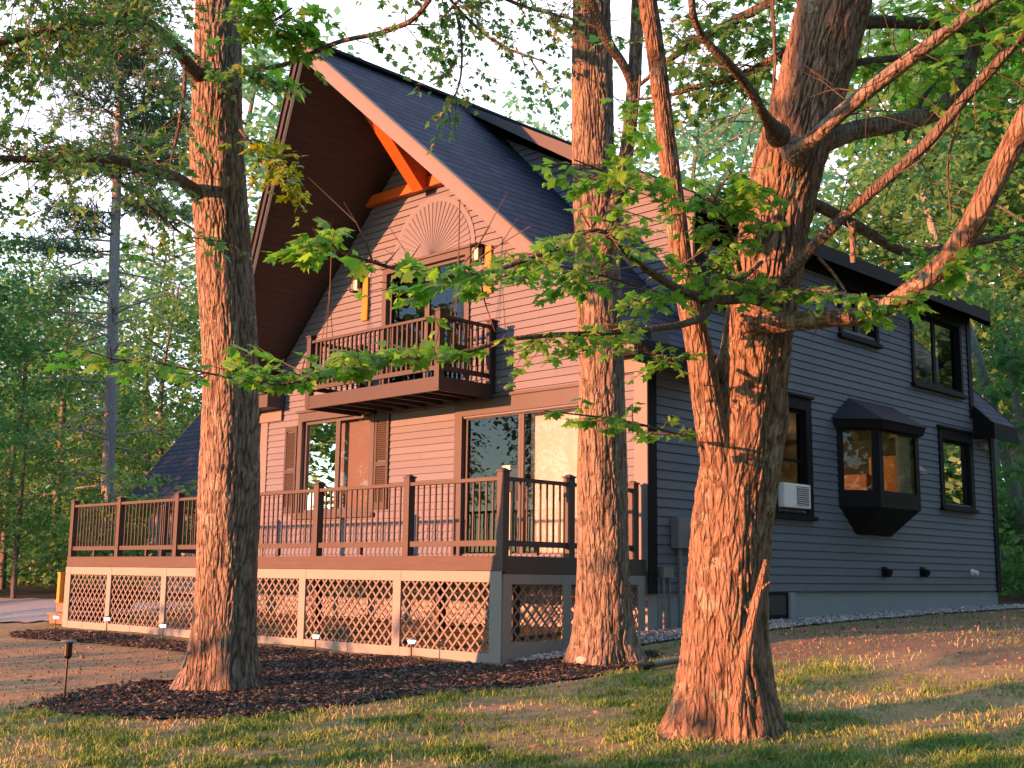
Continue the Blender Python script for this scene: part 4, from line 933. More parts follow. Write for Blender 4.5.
class Acc:                                           # gathers numpy pieces into one mesh
    def __init__(s): s.V = []; s.F = []; s.R = []; s.n = 0; s.A = []
    def add(s, V, F, rnd=None, ridge=None):
        s.V.append(V); s.F.append(np.asarray(F) + s.n); s.n += len(V)
        s.R.append(np.asarray(rnd) if rnd is not None else np.zeros(len(F))); s.A.append(ridge if ridge is not None else np.full(len(V), 0.6))
    def build(s, name, mat, parent=None, smooth=False, ridge=False):
        return mesh_np(name, np.concatenate(s.V), np.concatenate(s.F), mat, parent, rnd=np.concatenate(s.R), smooth=smooth, attrs={'ridge': np.concatenate(s.A)} if ridge else None)

_half = [(0, 0), (.30, -.08), (.25, .12), (.46, .16), (.60, .40), (.36, .40), (.24, .46), (.30, .66), (.16, .70), (0, 1.0)]
LEAF2 = np.array(_half + [(-x, y) for x, y in _half[-2:0:-1]]); NLO = len(LEAF2)
LEAF3 = np.array([(x, y - 0.0, -0.22 * abs(x) - 0.12 * y * y) for x, y in LEAF2] + [(0, .34, 0.0)])
LEAFF = np.array([(i, (i + 1) % NLO, NLO) for i in range(NLO)])
DIA3 = np.array([(0, 0, 0), (.42, .45, -.06), (0, 1, -.1), (-.42, .45, -.06)]); DIAF = np.array([(0, 1, 2, 3)])

def leaf_mesh(P, D, size, acc, tilt=0.45, full=True, rndv=None):
    # P points, D heading vectors (leaf axis), leaf planes near horizontal
    n = len(P)
    if n == 0: return
    D = D / (np.linalg.norm(D, axis=1)[:, None] + 1e-9)
    upv = np.array([0, 0, 1.0]) + rng.normal(0, tilt, (n, 3)); X = np.cross(D, upv); X /= (np.linalg.norm(X, axis=1)[:, None] + 1e-9); Z = np.cross(X, D)
    L = LEAF3 if full else DIA3; F = LEAFF if full else DIAF
    s = size * np.clip(np.exp(rng.normal(0, 0.28, n)), 0.4, 1.8)
    zx = rng.uniform(-0.6, 3.2, (n, 1, 1)); xx = rng.uniform(0.72, 1.12, (n, 1, 1)); sk = rng.normal(0, 0.12, (n, 1, 1))
    V = P[:, None] + s[:, None, None] * ((L[None, :, 0:1] * xx + sk * L[None, :, 1:2]) * X[:, None] + L[None, :, 1:2] * D[:, None] + L[None, :, 2:3] * zx * Z[:, None])
    FF = (F[None] + (np.arange(n) * len(L))[:, None, None]).reshape(-1, F.shape[1])
    r = rng.random(n) if rndv is None else rndv
    acc.add(V.reshape(-1, 3), FF, np.repeat(r, len(F)))

def twig_spray(Q, sel, ntw, length, size, lacc, tacc, per=9, droop=0.25, flat=0.18, tilt=0.45, bias=None, yel=0.0):
    """side twigs with leaf pairs along part of a branch line Q"""
    m = len(Q); T_ = np.gradient(Q, axis=0); T_ /= np.linalg.norm(T_, axis=1)[:, None]; size = size * 0.80
    for k in range(int(ntw * 1.0)):
        i = int(np.clip(rng.uniform(sel[0], sel[1]) * (m - 1), 0, m - 1)); t = T_[i]
        side = np.cross(t, [0, 0, 1.0]); side /= np.linalg.norm(side) + 1e-9
        a = rng.uniform(-1, 1); d = t * rng.uniform(0.1, 0.9) + side * (1 if k % 2 else -1) * rng.uniform(0.4, 1.0) + np.array([0, 0, rng.uniform(-flat, flat)])
        if bias is not None: d = d + np.array(bias)
        d /= np.linalg.norm(d); L = length * rng.uniform(0.5, 1.25); ns = 7
        s = np.linspace(0, 1, ns); pts = Q[i] + d * (L * s)[:, None] + np.array([0, 0, -1.0]) * (droop * L * s ** 2)[:, None] + np.cumsum(rng.normal(0, 0.012, (ns, 3)), 0)
        V, F, _, _, _ = limb(pts[::2] if ns > 4 else pts, np.linspace(0.005, 0.002, len(pts[::2])), 0.08, 4); tacc.add(V, F)
        n = max(2, int(per * rng.uniform(0.7, 1.3))); ss = 0.2 + 0.85 * rng.random(n); j = np.clip((ss * (ns - 1)), 0, ns - 1.001); ji = j.astype(int); f = (j - ji)[:, None]
        B_ = pts[ji] * (1 - f) + pts[np.minimum(ji + 1, ns - 1)] * f
        sd2 = np.cross(d, [0, 0, 1.0]); sd2 /= np.linalg.norm(sd2) + 1e-9
        D = d * rng.uniform(0.2, 1.0, n)[:, None] + sd2 * (rng.choice([-1, 1], n) * rng.uniform(0.3, 1.1, n))[:, None] + np.stack([0 * ss, 0 * ss, rng.uniform(-0.75, 0.05, n)], -1)
        D /= np.linalg.norm(D, axis=1)[:, None]
        pet = size * rng.uniform(0.25, 0.6, n)[:, None]
        r = np.clip(rng.beta(2, 2.6, n) * 0.85 + (rng.random(n) < yel) * 0.5, 0, 1)
        leaf_mesh(B_ + D * pet, D, size, lacc, tilt, True, r)

def px_path(lst):                                    # [(px, py, depth, width in px)] -> points and radii
    P = [at(a, b, d) for a, b, d, w in lst]; R = [w * d / FOC / 2 for a, b, d, w in lst]
    return P, R

def branch(tree, lst, leaves=None, mat='barkb', name='branch', lmat='leaf', nseg=12, step=0.05, jit=0.0, ridge=0.0, collar=True):
    P, R = px_path(lst); P = np.array(P); R = list(R); bare = 0
    if R[0] > 0.035 and collar:
        d0_ = (P[1] - P[0]); P = np.vstack([P[:1], P[0] + d0_ * 0.35, P[1:]]); R = [R[0] * 1.55, R[0] * 1.0] + R[1:]; bare = 16
        if not ridge: ridge = 0.006; nseg = max(nseg, 28); step = 0.03
    if jit: P[1:-1] += rng.normal(0, jit, P[1:-1].shape)
    V, F, rv, Q, r = limb(P, R, step, nseg, ridge, int(rng.integers(1, 900)))
    a = Acc(); a.add(V, F, None, rv)
    if leaves:
        la = Acc(); ta = Acc()
        for sp in leaves: twig_spray(Q, lacc=la, tacc=ta, **sp)
    o = a.build(name, M[mat], tree, True, True)
    if bare:
        if not leaves: ta = Acc()
        for _ in range(bare):
            i = int(rng.uniform(.15, .98) * (len(Q) - 1)); d_ = rng.normal(0, 1, 3) + np.array([0, 0, .2]); d_ /= np.linalg.norm(d_); L_ = rng.uniform(.15, .5)
            V, F, rv, q_, _ = limb([Q[i], Q[i] + d_ * L_ * .5, Q[i] + d_ * L_ + rng.normal(0, .06, 3)], [.006, .004, .0018], .08, 5); ta.add(V, F)
            d2 = d_ + rng.normal(0, .6, 3); V, F, _, _, _ = limb([q_[len(q_) // 2], q_[len(q_) // 2] + d2 * L_ * .3, q_[len(q_) // 2] + d2 * L_ * .5], [.0035, .0025, .0012], .08, 4); ta.add(V, F)
        if not leaves: ta.build('twig', M['twig'], o, True)
    if leaves:
        if ta.n: ta.build('twig', M['twig'], o, True)
        la.build('foliage', M[lmat], o)
    return o, Q

def trunk(tree, lst, **kw):
    mat_ = kw.pop('mat', 'bark')
    P, R = px_path(lst); V, F, rv, Q, r = limb(P, R, kw.pop('step', 0.022), kw.pop('nseg', 200), **kw)
    a = Acc(); a.add(V, F, None, rv); return a.build('trunk', M[mat_], tree, True, True), Q

S = lambda a, b, n, L, sz, per=9, **k: dict(sel=(a, b), ntw=n, length=L, size=sz, per=per, **k)

# ---- left maple
lp = gpx(219, 688)
mapleA = thing('maple_tree', 'straight mature maple trunk rising from mulch in front of the left deck', 'tree', (lp[0], lp[1], float(hgt(*lp))), 'old maples in front of the house')
trunk(mapleA, [(219, 697, 12.5, 66), (222, 660, 12.5, 60), (227, 560, 12.5, 58), (230, 450, 12.5, 56), (230, 350, 12.5, 55), (224, 250, 12.5, 52), (217, 150, 12.5, 50), (218, 50, 12.5, 47), (220, -60, 12.5, 45), (224, -260, 12.5, 38), (226, -520, 12.4, 25)], ridge=0.021, nseg=280, seed=4, flare=0.27)
branch(mapleA, [(202, 80, 12.4, 14), (190, 66, 12.1, 13), (165, 36, 11.5, 10.5), (140, 20, 10.9, 9.5), (100, 20, 10.2, 8.5), (55, 30, 9.7, 7.5), (0, 43, 9.3, 6), (-60, 60, 9.0, 4), (-130, 60, 8.9, 2)], [S(.25, 1, 110, .8, .074, 14, flat=.7, droop=.3), S(.3, 1, 56, 1.35, .074, 17, flat=1.0, droop=.35)], lmat='leafup')
branch(mapleA, [(203, 198, 12.4, 15), (186, 184, 12.1, 12), (160, 172, 11.5, 10.5), (130, 163, 10.9, 9), (100, 158, 10.3, 8.5), (50, 159, 9.7, 7.5), (0, 158, 9.3, 6), (-70, 150, 9.0, 3)], [S(.25, 1, 66, .8, .074, 13, flat=.6, droop=.35), S(.3, 1, 34, 1.3, .074, 15, flat=1.0, droop=.4)], lmat='leafup')
branch(mapleA, [(225, -60, 12.4, 14), (190, -90, 11.6, 11), (120, -70, 10.4, 8), (40, -40, 9.6, 5), (-40, -10, 9.2, 3)], [S(.3, 1, 100, 1.2, .074, 15, flat=.8, droop=.5)], lmat='leafup')
branch(mapleA, [(185, 62, 12.0, 5), (184, 90, 11.8, 4), (178, 130, 11.6, 3.5), (170, 165, 11.4, 2)], [S(.3, 1, 10, .5, .09, 8)], lmat='leafup')
branch(mapleA, [(95, 159, 10.2, 3.2), (130, 190, 10.3, 3), (160, 215, 10.5, 2.6), (192, 243, 10.8, 2)], [S(.2, 1, 12, .5, .09, 8)], lmat='leafup')
# limb to the right over the gable, carrying the green and yellow sprays beside the roof
branch(mapleA, [(238, 75, 12.3, 4), (256, 70, 11.9, 4), (289, 63, 11.5, 4.2), (339, 42, 11.1, 4.5), (389, 30, 10.8, 5), (412, 20, 10.7, 5), (440, -20, 10.5, 6), (470, -120, 10.5, 8)], [S(.0, .14, 18, .45, .11, 9, yel=.12), S(.5, 1, 22, .6, .085, 9, droop=.6)], lmat='leafup')
branch(mapleA, [(238, 40, 11.6, 3), (255, 30, 11.4, 3), (272, 22, 11.2, 2.5), (292, 8, 11, 2)], [S(.0, .9, 40, .55, .12, 9, flat=.5)], lmat='leaf')
branch(mapleA, [(240, 130, 12.2, 3), (258, 150, 12.0, 3), (280, 165, 11.9, 2.4), (296, 185, 11.9, 1.6)], [S(.0, 1, 30, .42, .095, 9, yel=.3, flat=.5)], lmat='leafye')
branch(mapleA, [(238, -40, 12.4, 7), (300, -70, 12.9, 6), (380, -60, 13.3, 5.5), (450, -30, 13.5, 4.5), (520, 5, 13.6, 3), (575, 20, 13.6, 2)], [S(.35, 1, 60, 1.0, .088, 11, flat=.5, droop=.12, yel=.08), S(.2, .6, 24, .9, .09, 10, flat=.5, droop=.1)], lmat='leafau')
branch(mapleA, [(420, -44, 13.4, 4), (455, 5, 13.5, 3), (500, 45, 13.6, 2.5), (545, 62, 13.6, 1.5)], [S(.2, 1, 34, .8, .085, 10, flat=.4, droop=.08)], lmat='leafau')
branch(mapleA, [(455, 5, 13.5, 3), (462, 50, 13.5, 2.5), (455, 95, 13.5, 1.8), (440, 115, 13.5, 1.2)], [S(.3, 1, 16, .5, .085, 9, flat=.4, droop=.08, yel=.25)], lmat='leafau')

# ---- middle maple
mp_ = gpx(604, 661)
mapleB = thing('maple_tree', 'straight mature maple trunk in front of the sliding door at the right deck end', 'tree', (mp_[0], mp_[1], float(hgt(*mp_))), 'old maples in front of the house')
trunk(mapleB, [(605, 668, 13.7, 62), (604, 640, 13.7, 56), (603, 560, 13.7, 52), (602, 450, 13.7, 48), (601, 350, 13.7, 45), (598, 256, 13.7, 43), (594, 180, 13.7, 40), (592, 80, 13.7, 39), (592, -20, 13.7, 38), (592, -200, 13.7, 32), (594, -420, 13.7, 18)], ridge=0.021, nseg=280, seed=13, flare=0.24, mat='bark2')
branch(mapleB, [(598, 275, 13.6, 22), (606, 240, 13.4, 20), (618, 200, 13.2, 15), (628, 140, 13.0, 13), (634, 80, 12.9, 13), (638, 0, 12.8, 12), (645, -120, 12.7, 9)], None, 'bark', nseg=64, step=0.03, ridge=0.012, collar=False)
branch(mapleB, [(634, 92, 12.9, 8), (625, 68, 12.8, 9), (610, 45, 12.7, 10), (598, 20, 12.6, 11), (586, -10, 12.5, 11), (570, -80, 12.3, 9), (540, -160, 12, 6)], [S(.4, 1, 26, .9, .085, 10, droop=.7)], nseg=16, lmat='leafup')
branch(mapleB, [(592, -30, 13.7, 10), (560, -60, 13.9, 8), (510, -40, 14.0, 5), (470, -10, 14.0, 3), (440, 20, 14.0, 2)], [S(.3, 1, 34, .9, .085, 11, flat=.5, droop=.1)], lmat='leafau')

# ---- right maple, two leaders
rp_ = gpx(722, 739)
mapleC = thing('maple_tree', 'massive leaning forked maple in the right foreground before the shaded side wall', 'tree', (rp_[0], rp_[1], float(hgt(*rp_))), 'old maples in front of the house')
DC = 9.0
trunk(mapleC, [(722, 752, DC, 98), (723, 720, DC, 88), (726, 650, DC, 80), (729, 580, DC, 77), (735, 500, DC, 74), (745, 440, DC, 70), (752, 380, DC, 66), (761, 310, DC, 66), (774, 230, DC, 66), (789, 165, DC, 66), (806, 110, DC, 64), (823, 50, DC, 66), (836, 0, DC, 69), (860, -90, DC, 62), (895, -220, DC, 48), (930, -420, DC, 25)], ridge=0.027, seed=23, mat='bark3', flare=0.32, nseg=300, knots=((2.55, 4.2, .12, .03), (2.9, 1.0, .1, .035)))
branch(mapleC, [(738, 545, 9.0, 40), (726, 490, 8.93, 40), (715, 440, 8.88, 36), (706, 395, 8.86, 30), (698, 345, 8.86, 25), (688, 300, 8.85, 21), (680, 250, 8.85, 20), (674, 200, 8.85, 19), (665, 130, 8.85, 17), (657, 60, 8.85, 16), (648, 0, 8.85, 17), (636, -100, 8.85, 14), (620, -220, 8.8, 9)], None, 'bark3', nseg=110, step=0.025, ridge=0.016, collar=False)
# limbs to the right
branch(mapleC, [(752, 322, 8.8, 22), (790, 322, 8.5, 19), (830, 318, 8.3, 18), (870, 314, 8.2, 17), (905, 295, 8.1, 19), (945, 262, 8.0, 21), (972, 225, 7.9, 23), (1000, 170, 7.8, 22), (1030, 112, 7.7, 21), (1080, 30, 7.6, 17)], [S(.25, .5, 12, .28, .10, 8), ], 'bark3', nseg=40, step=0.03, ridge=0.008)
branch(mapleC, [(795, 152, 8.7, 20), (812, 140, 8.4, 16), (845, 110, 8.2, 15), (900, 67, 8.0, 14), (960, 22, 7.8, 12), (1000, -5, 7.7, 11), (1080, -60, 7.5, 8)], [S(.5, 1, 10, .5, .09, 8)], 'bark', nseg=24, ridge=0.004)
branch(mapleC, [(803, 150, 9.05, 22), (850, 132, 9.3, 20), (900, 122, 9.5, 19), (940, 110, 9.6, 18), (960, 88, 9.7, 17), (972, 55, 9.8, 13), (978, 10, 9.9, 11), (985, -60, 10, 8)], [S(.4, 1, 30, .8, .09, 11, flat=.4)], 'bark', nseg=24, ridge=0.004, lmat='leaf')
branch(mapleC, [(760, 318, 8.75, 13), (790, 272, 8.4, 12), (830, 230, 8.2, 10.5), (880, 185, 8.0, 11), (925, 145, 7.9, 11), (965, 98, 7.8, 10), (1000, 60, 7.7, 10), (1035, 22, 7.6, 9), (1100, -40, 7.5, 6)], [S(.6, 1, 8, .5, .09, 8)], nseg=16)
branch(mapleC, [(832, 24, 9.05, 13), (880, 22, 9.4, 13), (935, 25, 9.8, 11), (1010, 35, 10.2, 9), (1080, 50, 10.5, 5)], [S(.1, 1, 60, .9, .095, 12, flat=.6)], nseg=14)
branch(mapleC, [(830, 66, 9.05, 8), (900, 58, 9.5, 7), (960, 57, 9.9, 5), (1020, 45, 10.2, 3)], [S(.1, 1, 38, .8, .095, 11, flat=.5)], nseg=10)
branch(mapleC, [(785, 196, 9.05, 14), (818, 206, 9.4, 12), (860, 228, 9.6, 11), (905, 252, 9.8, 9), (960, 245, 10, 7), (1030, 232, 10.2, 5)], [S(.35, 1, 18, .7, .09, 9, flat=.4)], nseg=12)
branch(mapleC, [(880, -110, 9.2, 14), (940, -120, 9.4, 11), (1010, -90, 9.6, 8), (1090, -60, 9.8, 5)], [S(.1, 1, 60, 1.1, .095, 12, flat=.7, droop=.6)], nseg=10)
branch(mapleC, [(905, 140, 9.5, 4), (925, 95, 9.6, 4), (945, 70, 9.7, 3), (940, 50, 9.7, 2)], [S(.3, 1, 6, .4, .09, 7)], nseg=8)
branch(mapleC, [(962, 100, 8.6, 3), (955, 130, 8.6, 2.5), (948, 165, 8.6, 2.2), (951, 220, 8.6, 1.5)], None, nseg=8)
# stub twigs on the trunk
branch(mapleC, [(853, 262, 8.2, 6), (853, 240, 8.15, 6), (852, 222, 8.1, 7)], None, 'bark', nseg=10)
branch(mapleC, [(846, 292, 8.4, 2.5), (832, 272, 8.4, 3), (818, 257, 8.35, 3.2)], None, 'bark', nseg=8)
# limbs to the left
branch(mapleC, [(778, 135, 8.6, 16), (765, 116, 8.2, 10), (745, 83, 7.9, 8.5), (725, 60, 7.7, 8), (705, 40, 7.6, 7.5), (694, 18, 7.5, 7), (691, -20, 7.4, 6), (686, -100, 7.3, 4)], None, nseg=12)
branch(mapleC, [(830, 30, 9.5, 12), (790, 50, 9.8, 8), (740, 75, 10, 7), (700, 86, 10.1, 5), (665, 96, 10.2, 3), (630, 100, 10.3, 2)], [S(.1, .7, 36, .7, .09, 10, flat=.5)], nseg=10, lmat='leafup')
branch(mapleC, [(820, -30, 9.5, 11), (768, 3, 9.8, 9), (712, 33, 10, 8), (669, 60, 10.1, 6), (640, 85, 10.2, 3)], [S(.1, .8, 40, .8, .09, 11, flat=.6)], nseg=10, lmat='leafup')
branch(mapleC, [(768, -100, 9.3, 5), (773, 20, 9.2, 4), (775, 60, 9.1, 3.4), (770, 120, 9.0, 3)], None, nseg=8)
# long foreground branch passing the balcony, big leaves
branch(mapleC, [(752, 292, 8.7, 16), (735, 299, 8.3, 10), (695, 296, 7.9, 9), (652, 273, 7.5, 7.5), (629, 255, 7.2, 6), (597, 231, 6.8, 5), (556, 249, 6.5, 4.5), (520, 262, 6.3, 4.2), (480, 274, 6.1, 4), (440, 276, 5.9, 3.4), (400, 270, 5.8, 3), (360, 258, 5.7, 2.5), (300, 238, 5.6, 1.8)], [S(.40, .60, 12, .42, .085, 9, flat=.12), S(.58, .84, 30, .36, .085, 10, flat=.12, droop=.1), S(.88, 1, 12, .24, .095, 8, flat=.10, droop=.1)])
branch(mapleC, [(712, 300, 8.0, 10), (706, 312, 7.9, 9), (690, 322, 7.6, 7.5), (659, 328, 7.3, 6.5), (600, 333, 7.0, 5.6), (540, 336, 6.7, 5.2), (512, 339, 6.6, 5), (456, 354, 6.4, 4.5), (389, 361, 6.2, 4), (330, 376, 6.05, 3.2), (270, 384, 5.95, 2.6), (212, 374, 5.9, 2), (150, 362, 5.85, 1.4), (80, 358, 5.8, 1)], [S(.22, .42, 18, .34, .075, 8, flat=.12), S(.48, .56, 3, .2, .08, 6), S(.56, .82, 42, .32, .082, 10, flat=.14, droop=.0, bias=(0, 0, .25)), S(.86, 1, 12, .22, .07, 8, flat=.05, droop=.05)])
branch(mapleC, [(592, 228, 6.9, 2.5), (606, 200, 6.8, 2.4), (622, 160, 6.8, 2.2), (636, 118, 6.8, 2), (640, 75, 6.8, 1.6)], [S(.0, 1, 20, .28, .085, 8, flat=.4, droop=.2)])
branch(mapleC, [(693, 440, 8.7, 3.4), (655, 428, 8.1, 2.8), (612, 419, 7.8, 2.2), (545, 411, 7.5, 1.5)], [S(.1, 1, 24, .26, .065, 8, flat=.06, droop=.05)])
branch(mapleC, [(690, 358, 8.6, 4.5), (655, 356, 8.2, 3.4), (630, 335, 8.0, 2.6), (600, 318, 7.9, 2)], [S(.2, 1, 20, .32, .075, 8, flat=.25)])
branch(mapleC, [(686, 300, 8.6, 4), (650, 290, 8.0, 3), (600, 275, 7.5, 2.4), (540, 262, 7.1, 1.5)], [S(.1, 1, 30, .36, .08, 9, flat=.25)])
branch(mapleC, [(672, 190, 8.7, 4), (640, 185, 8.2, 3), (600, 170, 7.8, 2.2), (575, 160, 7.6, 1.5)], [S(.1, 1, 22, .32, .085, 8, flat=.25)])
branch(mapleC, [(676, 215, 8.7, 4), (715, 195, 8.3, 3), (760, 185, 8.1, 2)], [S(.1, 1, 26, .34, .085, 8, flat=.25)])
branch(mapleC, [(740, 270, 8.6, 5), (728, 225, 8.2, 3.4), (715, 200, 8.0, 2.8), (735, 165, 7.9, 2)], [S(.1, 1, 26, .36, .085, 8, flat=.3)])
branch(mapleC, [(770, 300, 8.6, 5), (800, 290, 8.1, 3.4), (835, 292, 7.8, 2.6), (880, 300, 7.6, 1.8)], [S(.1, 1, 18, .30, .085, 8, flat=.25)])
branch(mapleC, [(762, 262, 8.6, 4), (735, 280, 8.2, 3), (700, 262, 7.9, 2)], [S(.1, 1, 26, .32, .08, 8, flat=.3)])
branch(mapleC, [(760, 345, 8.5, 2.2), (768, 338, 8.3, 1.8), (775, 360, 8.2, 1.5), (782, 382, 8.2, 1)], None, nseg=6)

# dead branch leaning on the right maple
dl = gpx(737, 707)
db_ = thing('dead_branch', 'bare pinkish dead branch leaning upright against the right maple trunk', 'branch', (dl[0], dl[1], float(hgt(*dl))))
a = Acc(); P, R = px_path([(737, 712, 8.22, 12), (740, 680, 8.24, 12), (748, 640, 8.28, 11), (757, 600, 8.34, 10), (766, 560, 8.42, 4)]); V, F, rv, Q, r = limb(P, R, 0.03, 14, 0.004, 77); a.add(V, F, None, rv); a.build('stem', M['deadwood'], db_, True, True)
a = Acc()
for (x0, y0, x1, y1) in ((759, 592, 770, 582), (752, 620, 745, 606)):
    P, R = px_path([(x0, y0, 8.33, 4), ((x0 + x1) / 2, (y0 + y1) / 2 - 1, 8.33, 3), (x1, y1, 8.33, 2)]); V, F, rv, Q, r = limb(P, R, 0.03, 8); a.add(V, F, None, rv)
a.build('stub', M['deadwood'], db_, True, True)
# small weed at the foot of the right maple
wp = gpx(737, 728); wz = float(hgt(*wp)); wd = thing('weed', 'small green leafy weed growing at the foot of the right maple', 'weed', (wp[0], wp[1], wz))
la = Acc(); ta = Acc()
for kk in range(9):
    an = rng.random() * 6.28; P = np.array([[wp[0], wp[1], wz - .02], [wp[0] + .05 * math.cos(an), wp[1] + .05 * math.sin(an), wz + .1], [wp[0] + .13 * math.cos(an), wp[1] + .13 * math.sin(an), wz + .17 + .08 * rng.random()]])
    V, F, rv, Q, r = limb(P, [.004, .003, .002], 0.03, 5); ta.add(V, F)
    n = 8; q = Q[rng.integers(1, len(Q), n)]; D = rng.normal(0, 1, (n, 3)) * [1, 1, .4]; leaf_mesh(q, D, .05, la, .5, False)
ta.build('stem', M['leaf'], wd); la.build('foliage', M['leaf'], wd)

# ------------------------------------------------------------------ background woods
def crown(acc, c, rx, rz, nclump, per, size, seed, shell=0.45, flat=0.5):
    g = np.random.default_rng(seed)
    d = g.normal(0, 1, (nclump, 3)); d /= np.linalg.norm(d, axis=1)[:, None]; rad = (shell + (1 - shell) * g.random(nclump)) ** 0.8
    cc = np.array(c) + d * rad[:, None] * np.array([rx, rx, rz]) * (0.75 + 0.5 * g.random(nclump))[:, None]
    cr = rx * (0.16 + 0.16 * g.random(nclump))
    n = nclump * per; k = np.repeat(np.arange(nclump), per)
    P = cc[k] + g.normal(0, 0.55, (n, 3)) * cr[k][:, None] * np.array([1, 1, flat]); D = (P - cc[k]) * [1, 1, .4] + g.normal(0, .25, (n, 3)) * cr[k][:, None] + np.array([0, 0, -0.15])
    tone = np.clip(0.5 + 0.24 * g.normal(0, 1, nclump)[k] + 0.22 * g.normal(0, 1, n), 0, 1)
    leaf_mesh(P, D, size, acc, 0.5, False, tone)

def tree_mesh(seed, h, rx, crown_lo, nclump, per, size, tr=0.16):
    g = np.random.default_rng(seed); la = Acc(); wa = Acc()
    P = np.array([[0, 0, -0.3], [g.normal(0, .1), g.normal(0, .1), h * .3], [g.normal(0, .25), g.normal(0, .25), h * .6], [g.normal(0, .3), g.normal(0, .3), h * .92]])
    V, F, rv, Q, r = limb(P, [tr * 1.15, tr, tr * .7, tr * .25], 0.35, 9, 0, seed); wa.add(V, F, None, rv)
    for k in range(14):
        i = int(len(Q) * (crown_lo * .8 + (1 - crown_lo * .8) * g.random())); i = min(i, len(Q) - 1); an = g.random() * 6.28; L = rx * (0.5 + .5 * g.random())
        p0 = Q[i]; p1 = p0 + np.array([math.cos(an) * L * .5, math.sin(an) * L * .5, L * .25]); p2 = p0 + np.array([math.cos(an) * L, math.sin(an) * L, L * .4])
        V, F, rv, _, _ = limb([p0, p1, p2], [tr * .3, tr * .2, tr * .06], 0.4, 5); wa.add(V, F, None, rv)
    crown(la, (0, 0, h * (crown_lo + 1) / 2), rx, h * (1 - crown_lo) / 2, nclump, per, size, seed)
    return la, wa
PROTO = []
for i, (h, rx, lo, nc, per, sz) in enumerate(((15, 3.2, .22, 170, 40, .21), (18, 3.6, .30, 190, 40, .22), (12, 2.8, .12, 150, 40, .20), (16, 3.0, .35, 130, 36, .21))):
    la, wa = tree_mesh(60 + i, h, rx, lo, nc, per, sz)
    PROTO.append((la, wa, h))
_cache = {}
def forest_tree(i, x, y, s, lab, lmat='leaff', bmat='barkf', rz=0.0, name='forest_tree', grp='trees of the wood round the house'):
    key = (i, lmat, bmat); z = float(hgt(x, y)); t = thing(name, lab, 'tree', (x, y, z), grp); t.rotation_euler = (0, 0, rz); t.scale = (s, s, s)
    if key not in _cache:
        la, wa, h = PROTO[i]; w = wa.build('trunk', M[bmat], None, True, True); c = la.build('crown', M[lmat], None); w.parent = t; c.parent = t; _cache[key] = (w, c)
    else:
        for o in _cache[key]:
            q = o.copy(); C.objects.link(q); q.parent = t; q.matrix_parent_inverse = Matrix.Identity(4)
    return t
def along(px, d):                                    # ground spot below a pixel column at a depth
    v = RT * (px - CXP) / FOC + FW * 1.0; v = v * d; return v[0], v[1]
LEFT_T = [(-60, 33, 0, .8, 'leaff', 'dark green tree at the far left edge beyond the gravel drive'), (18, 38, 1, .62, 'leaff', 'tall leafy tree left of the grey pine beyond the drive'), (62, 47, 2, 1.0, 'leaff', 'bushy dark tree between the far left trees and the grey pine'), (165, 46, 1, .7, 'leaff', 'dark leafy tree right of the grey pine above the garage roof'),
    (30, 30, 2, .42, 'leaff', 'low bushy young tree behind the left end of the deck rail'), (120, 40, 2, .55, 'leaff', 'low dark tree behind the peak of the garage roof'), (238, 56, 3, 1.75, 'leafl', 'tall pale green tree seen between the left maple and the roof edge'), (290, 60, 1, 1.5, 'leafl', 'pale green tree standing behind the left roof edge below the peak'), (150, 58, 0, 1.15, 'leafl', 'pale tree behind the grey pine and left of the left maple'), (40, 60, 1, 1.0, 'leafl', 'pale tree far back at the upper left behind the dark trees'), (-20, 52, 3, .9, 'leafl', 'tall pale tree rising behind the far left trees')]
for j, (px, d, i, s, lm, lab) in enumerate(LEFT_T):
    x, y = along(px, d); forest_tree(i, x, y, s, lab, lm, 'barkf', j * 1.3)
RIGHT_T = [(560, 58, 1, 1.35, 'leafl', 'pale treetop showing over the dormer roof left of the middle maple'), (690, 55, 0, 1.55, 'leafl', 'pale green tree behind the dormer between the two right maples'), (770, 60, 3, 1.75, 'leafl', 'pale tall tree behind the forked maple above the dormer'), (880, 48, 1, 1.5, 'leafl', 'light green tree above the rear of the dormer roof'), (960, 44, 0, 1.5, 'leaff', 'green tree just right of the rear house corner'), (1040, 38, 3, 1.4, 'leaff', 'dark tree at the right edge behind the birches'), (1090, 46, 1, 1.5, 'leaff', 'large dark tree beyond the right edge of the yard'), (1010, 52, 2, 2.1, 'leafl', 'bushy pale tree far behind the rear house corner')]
for j, (px, d, i, s, lm, lab) in enumerate(RIGHT_T):
    x, y = along(px, d); forest_tree(i, x, y, s, lab, lm, 'barkf', 2 + j * 1.7)

# birches with slanting white stems right of the house
def stem_tree(lst, lab, grp, lm='leaff', bm='birch', leafy=5):
    P, R = px_path(lst); x, y = P[0][0], P[0][1]
    t = thing('birch_tree', lab, 'tree', (x, y, float(hgt(x, y))), grp)
    V, F, rv, Q, r = limb(P, R, 0.2, 12); a = Acc(); a.add(V, F, None, rv); a.build('trunk', M[bm], t, True, True)
    la = Acc(); top = Q[int(len(Q) * .75)]
    for k in range(leafy): crown(la, top + rng.normal(0, 1, 3) * [1.2, 1.2, 1.5], 1.5, 1.2, 18, 30, .17, int(rng.integers(1, 9999)))
    la.build('crown', M[lm], t)
stem_tree([(1030, 560, 31, 13), (1014, 490, 31, 12), (990, 400, 31, 11), (968, 330, 31, 10), (948, 285, 31, 9), (930, 220, 31, 7), (905, 120, 31, 5)], 'white birch stem slanting left behind the rear house corner', 'birches behind the house')
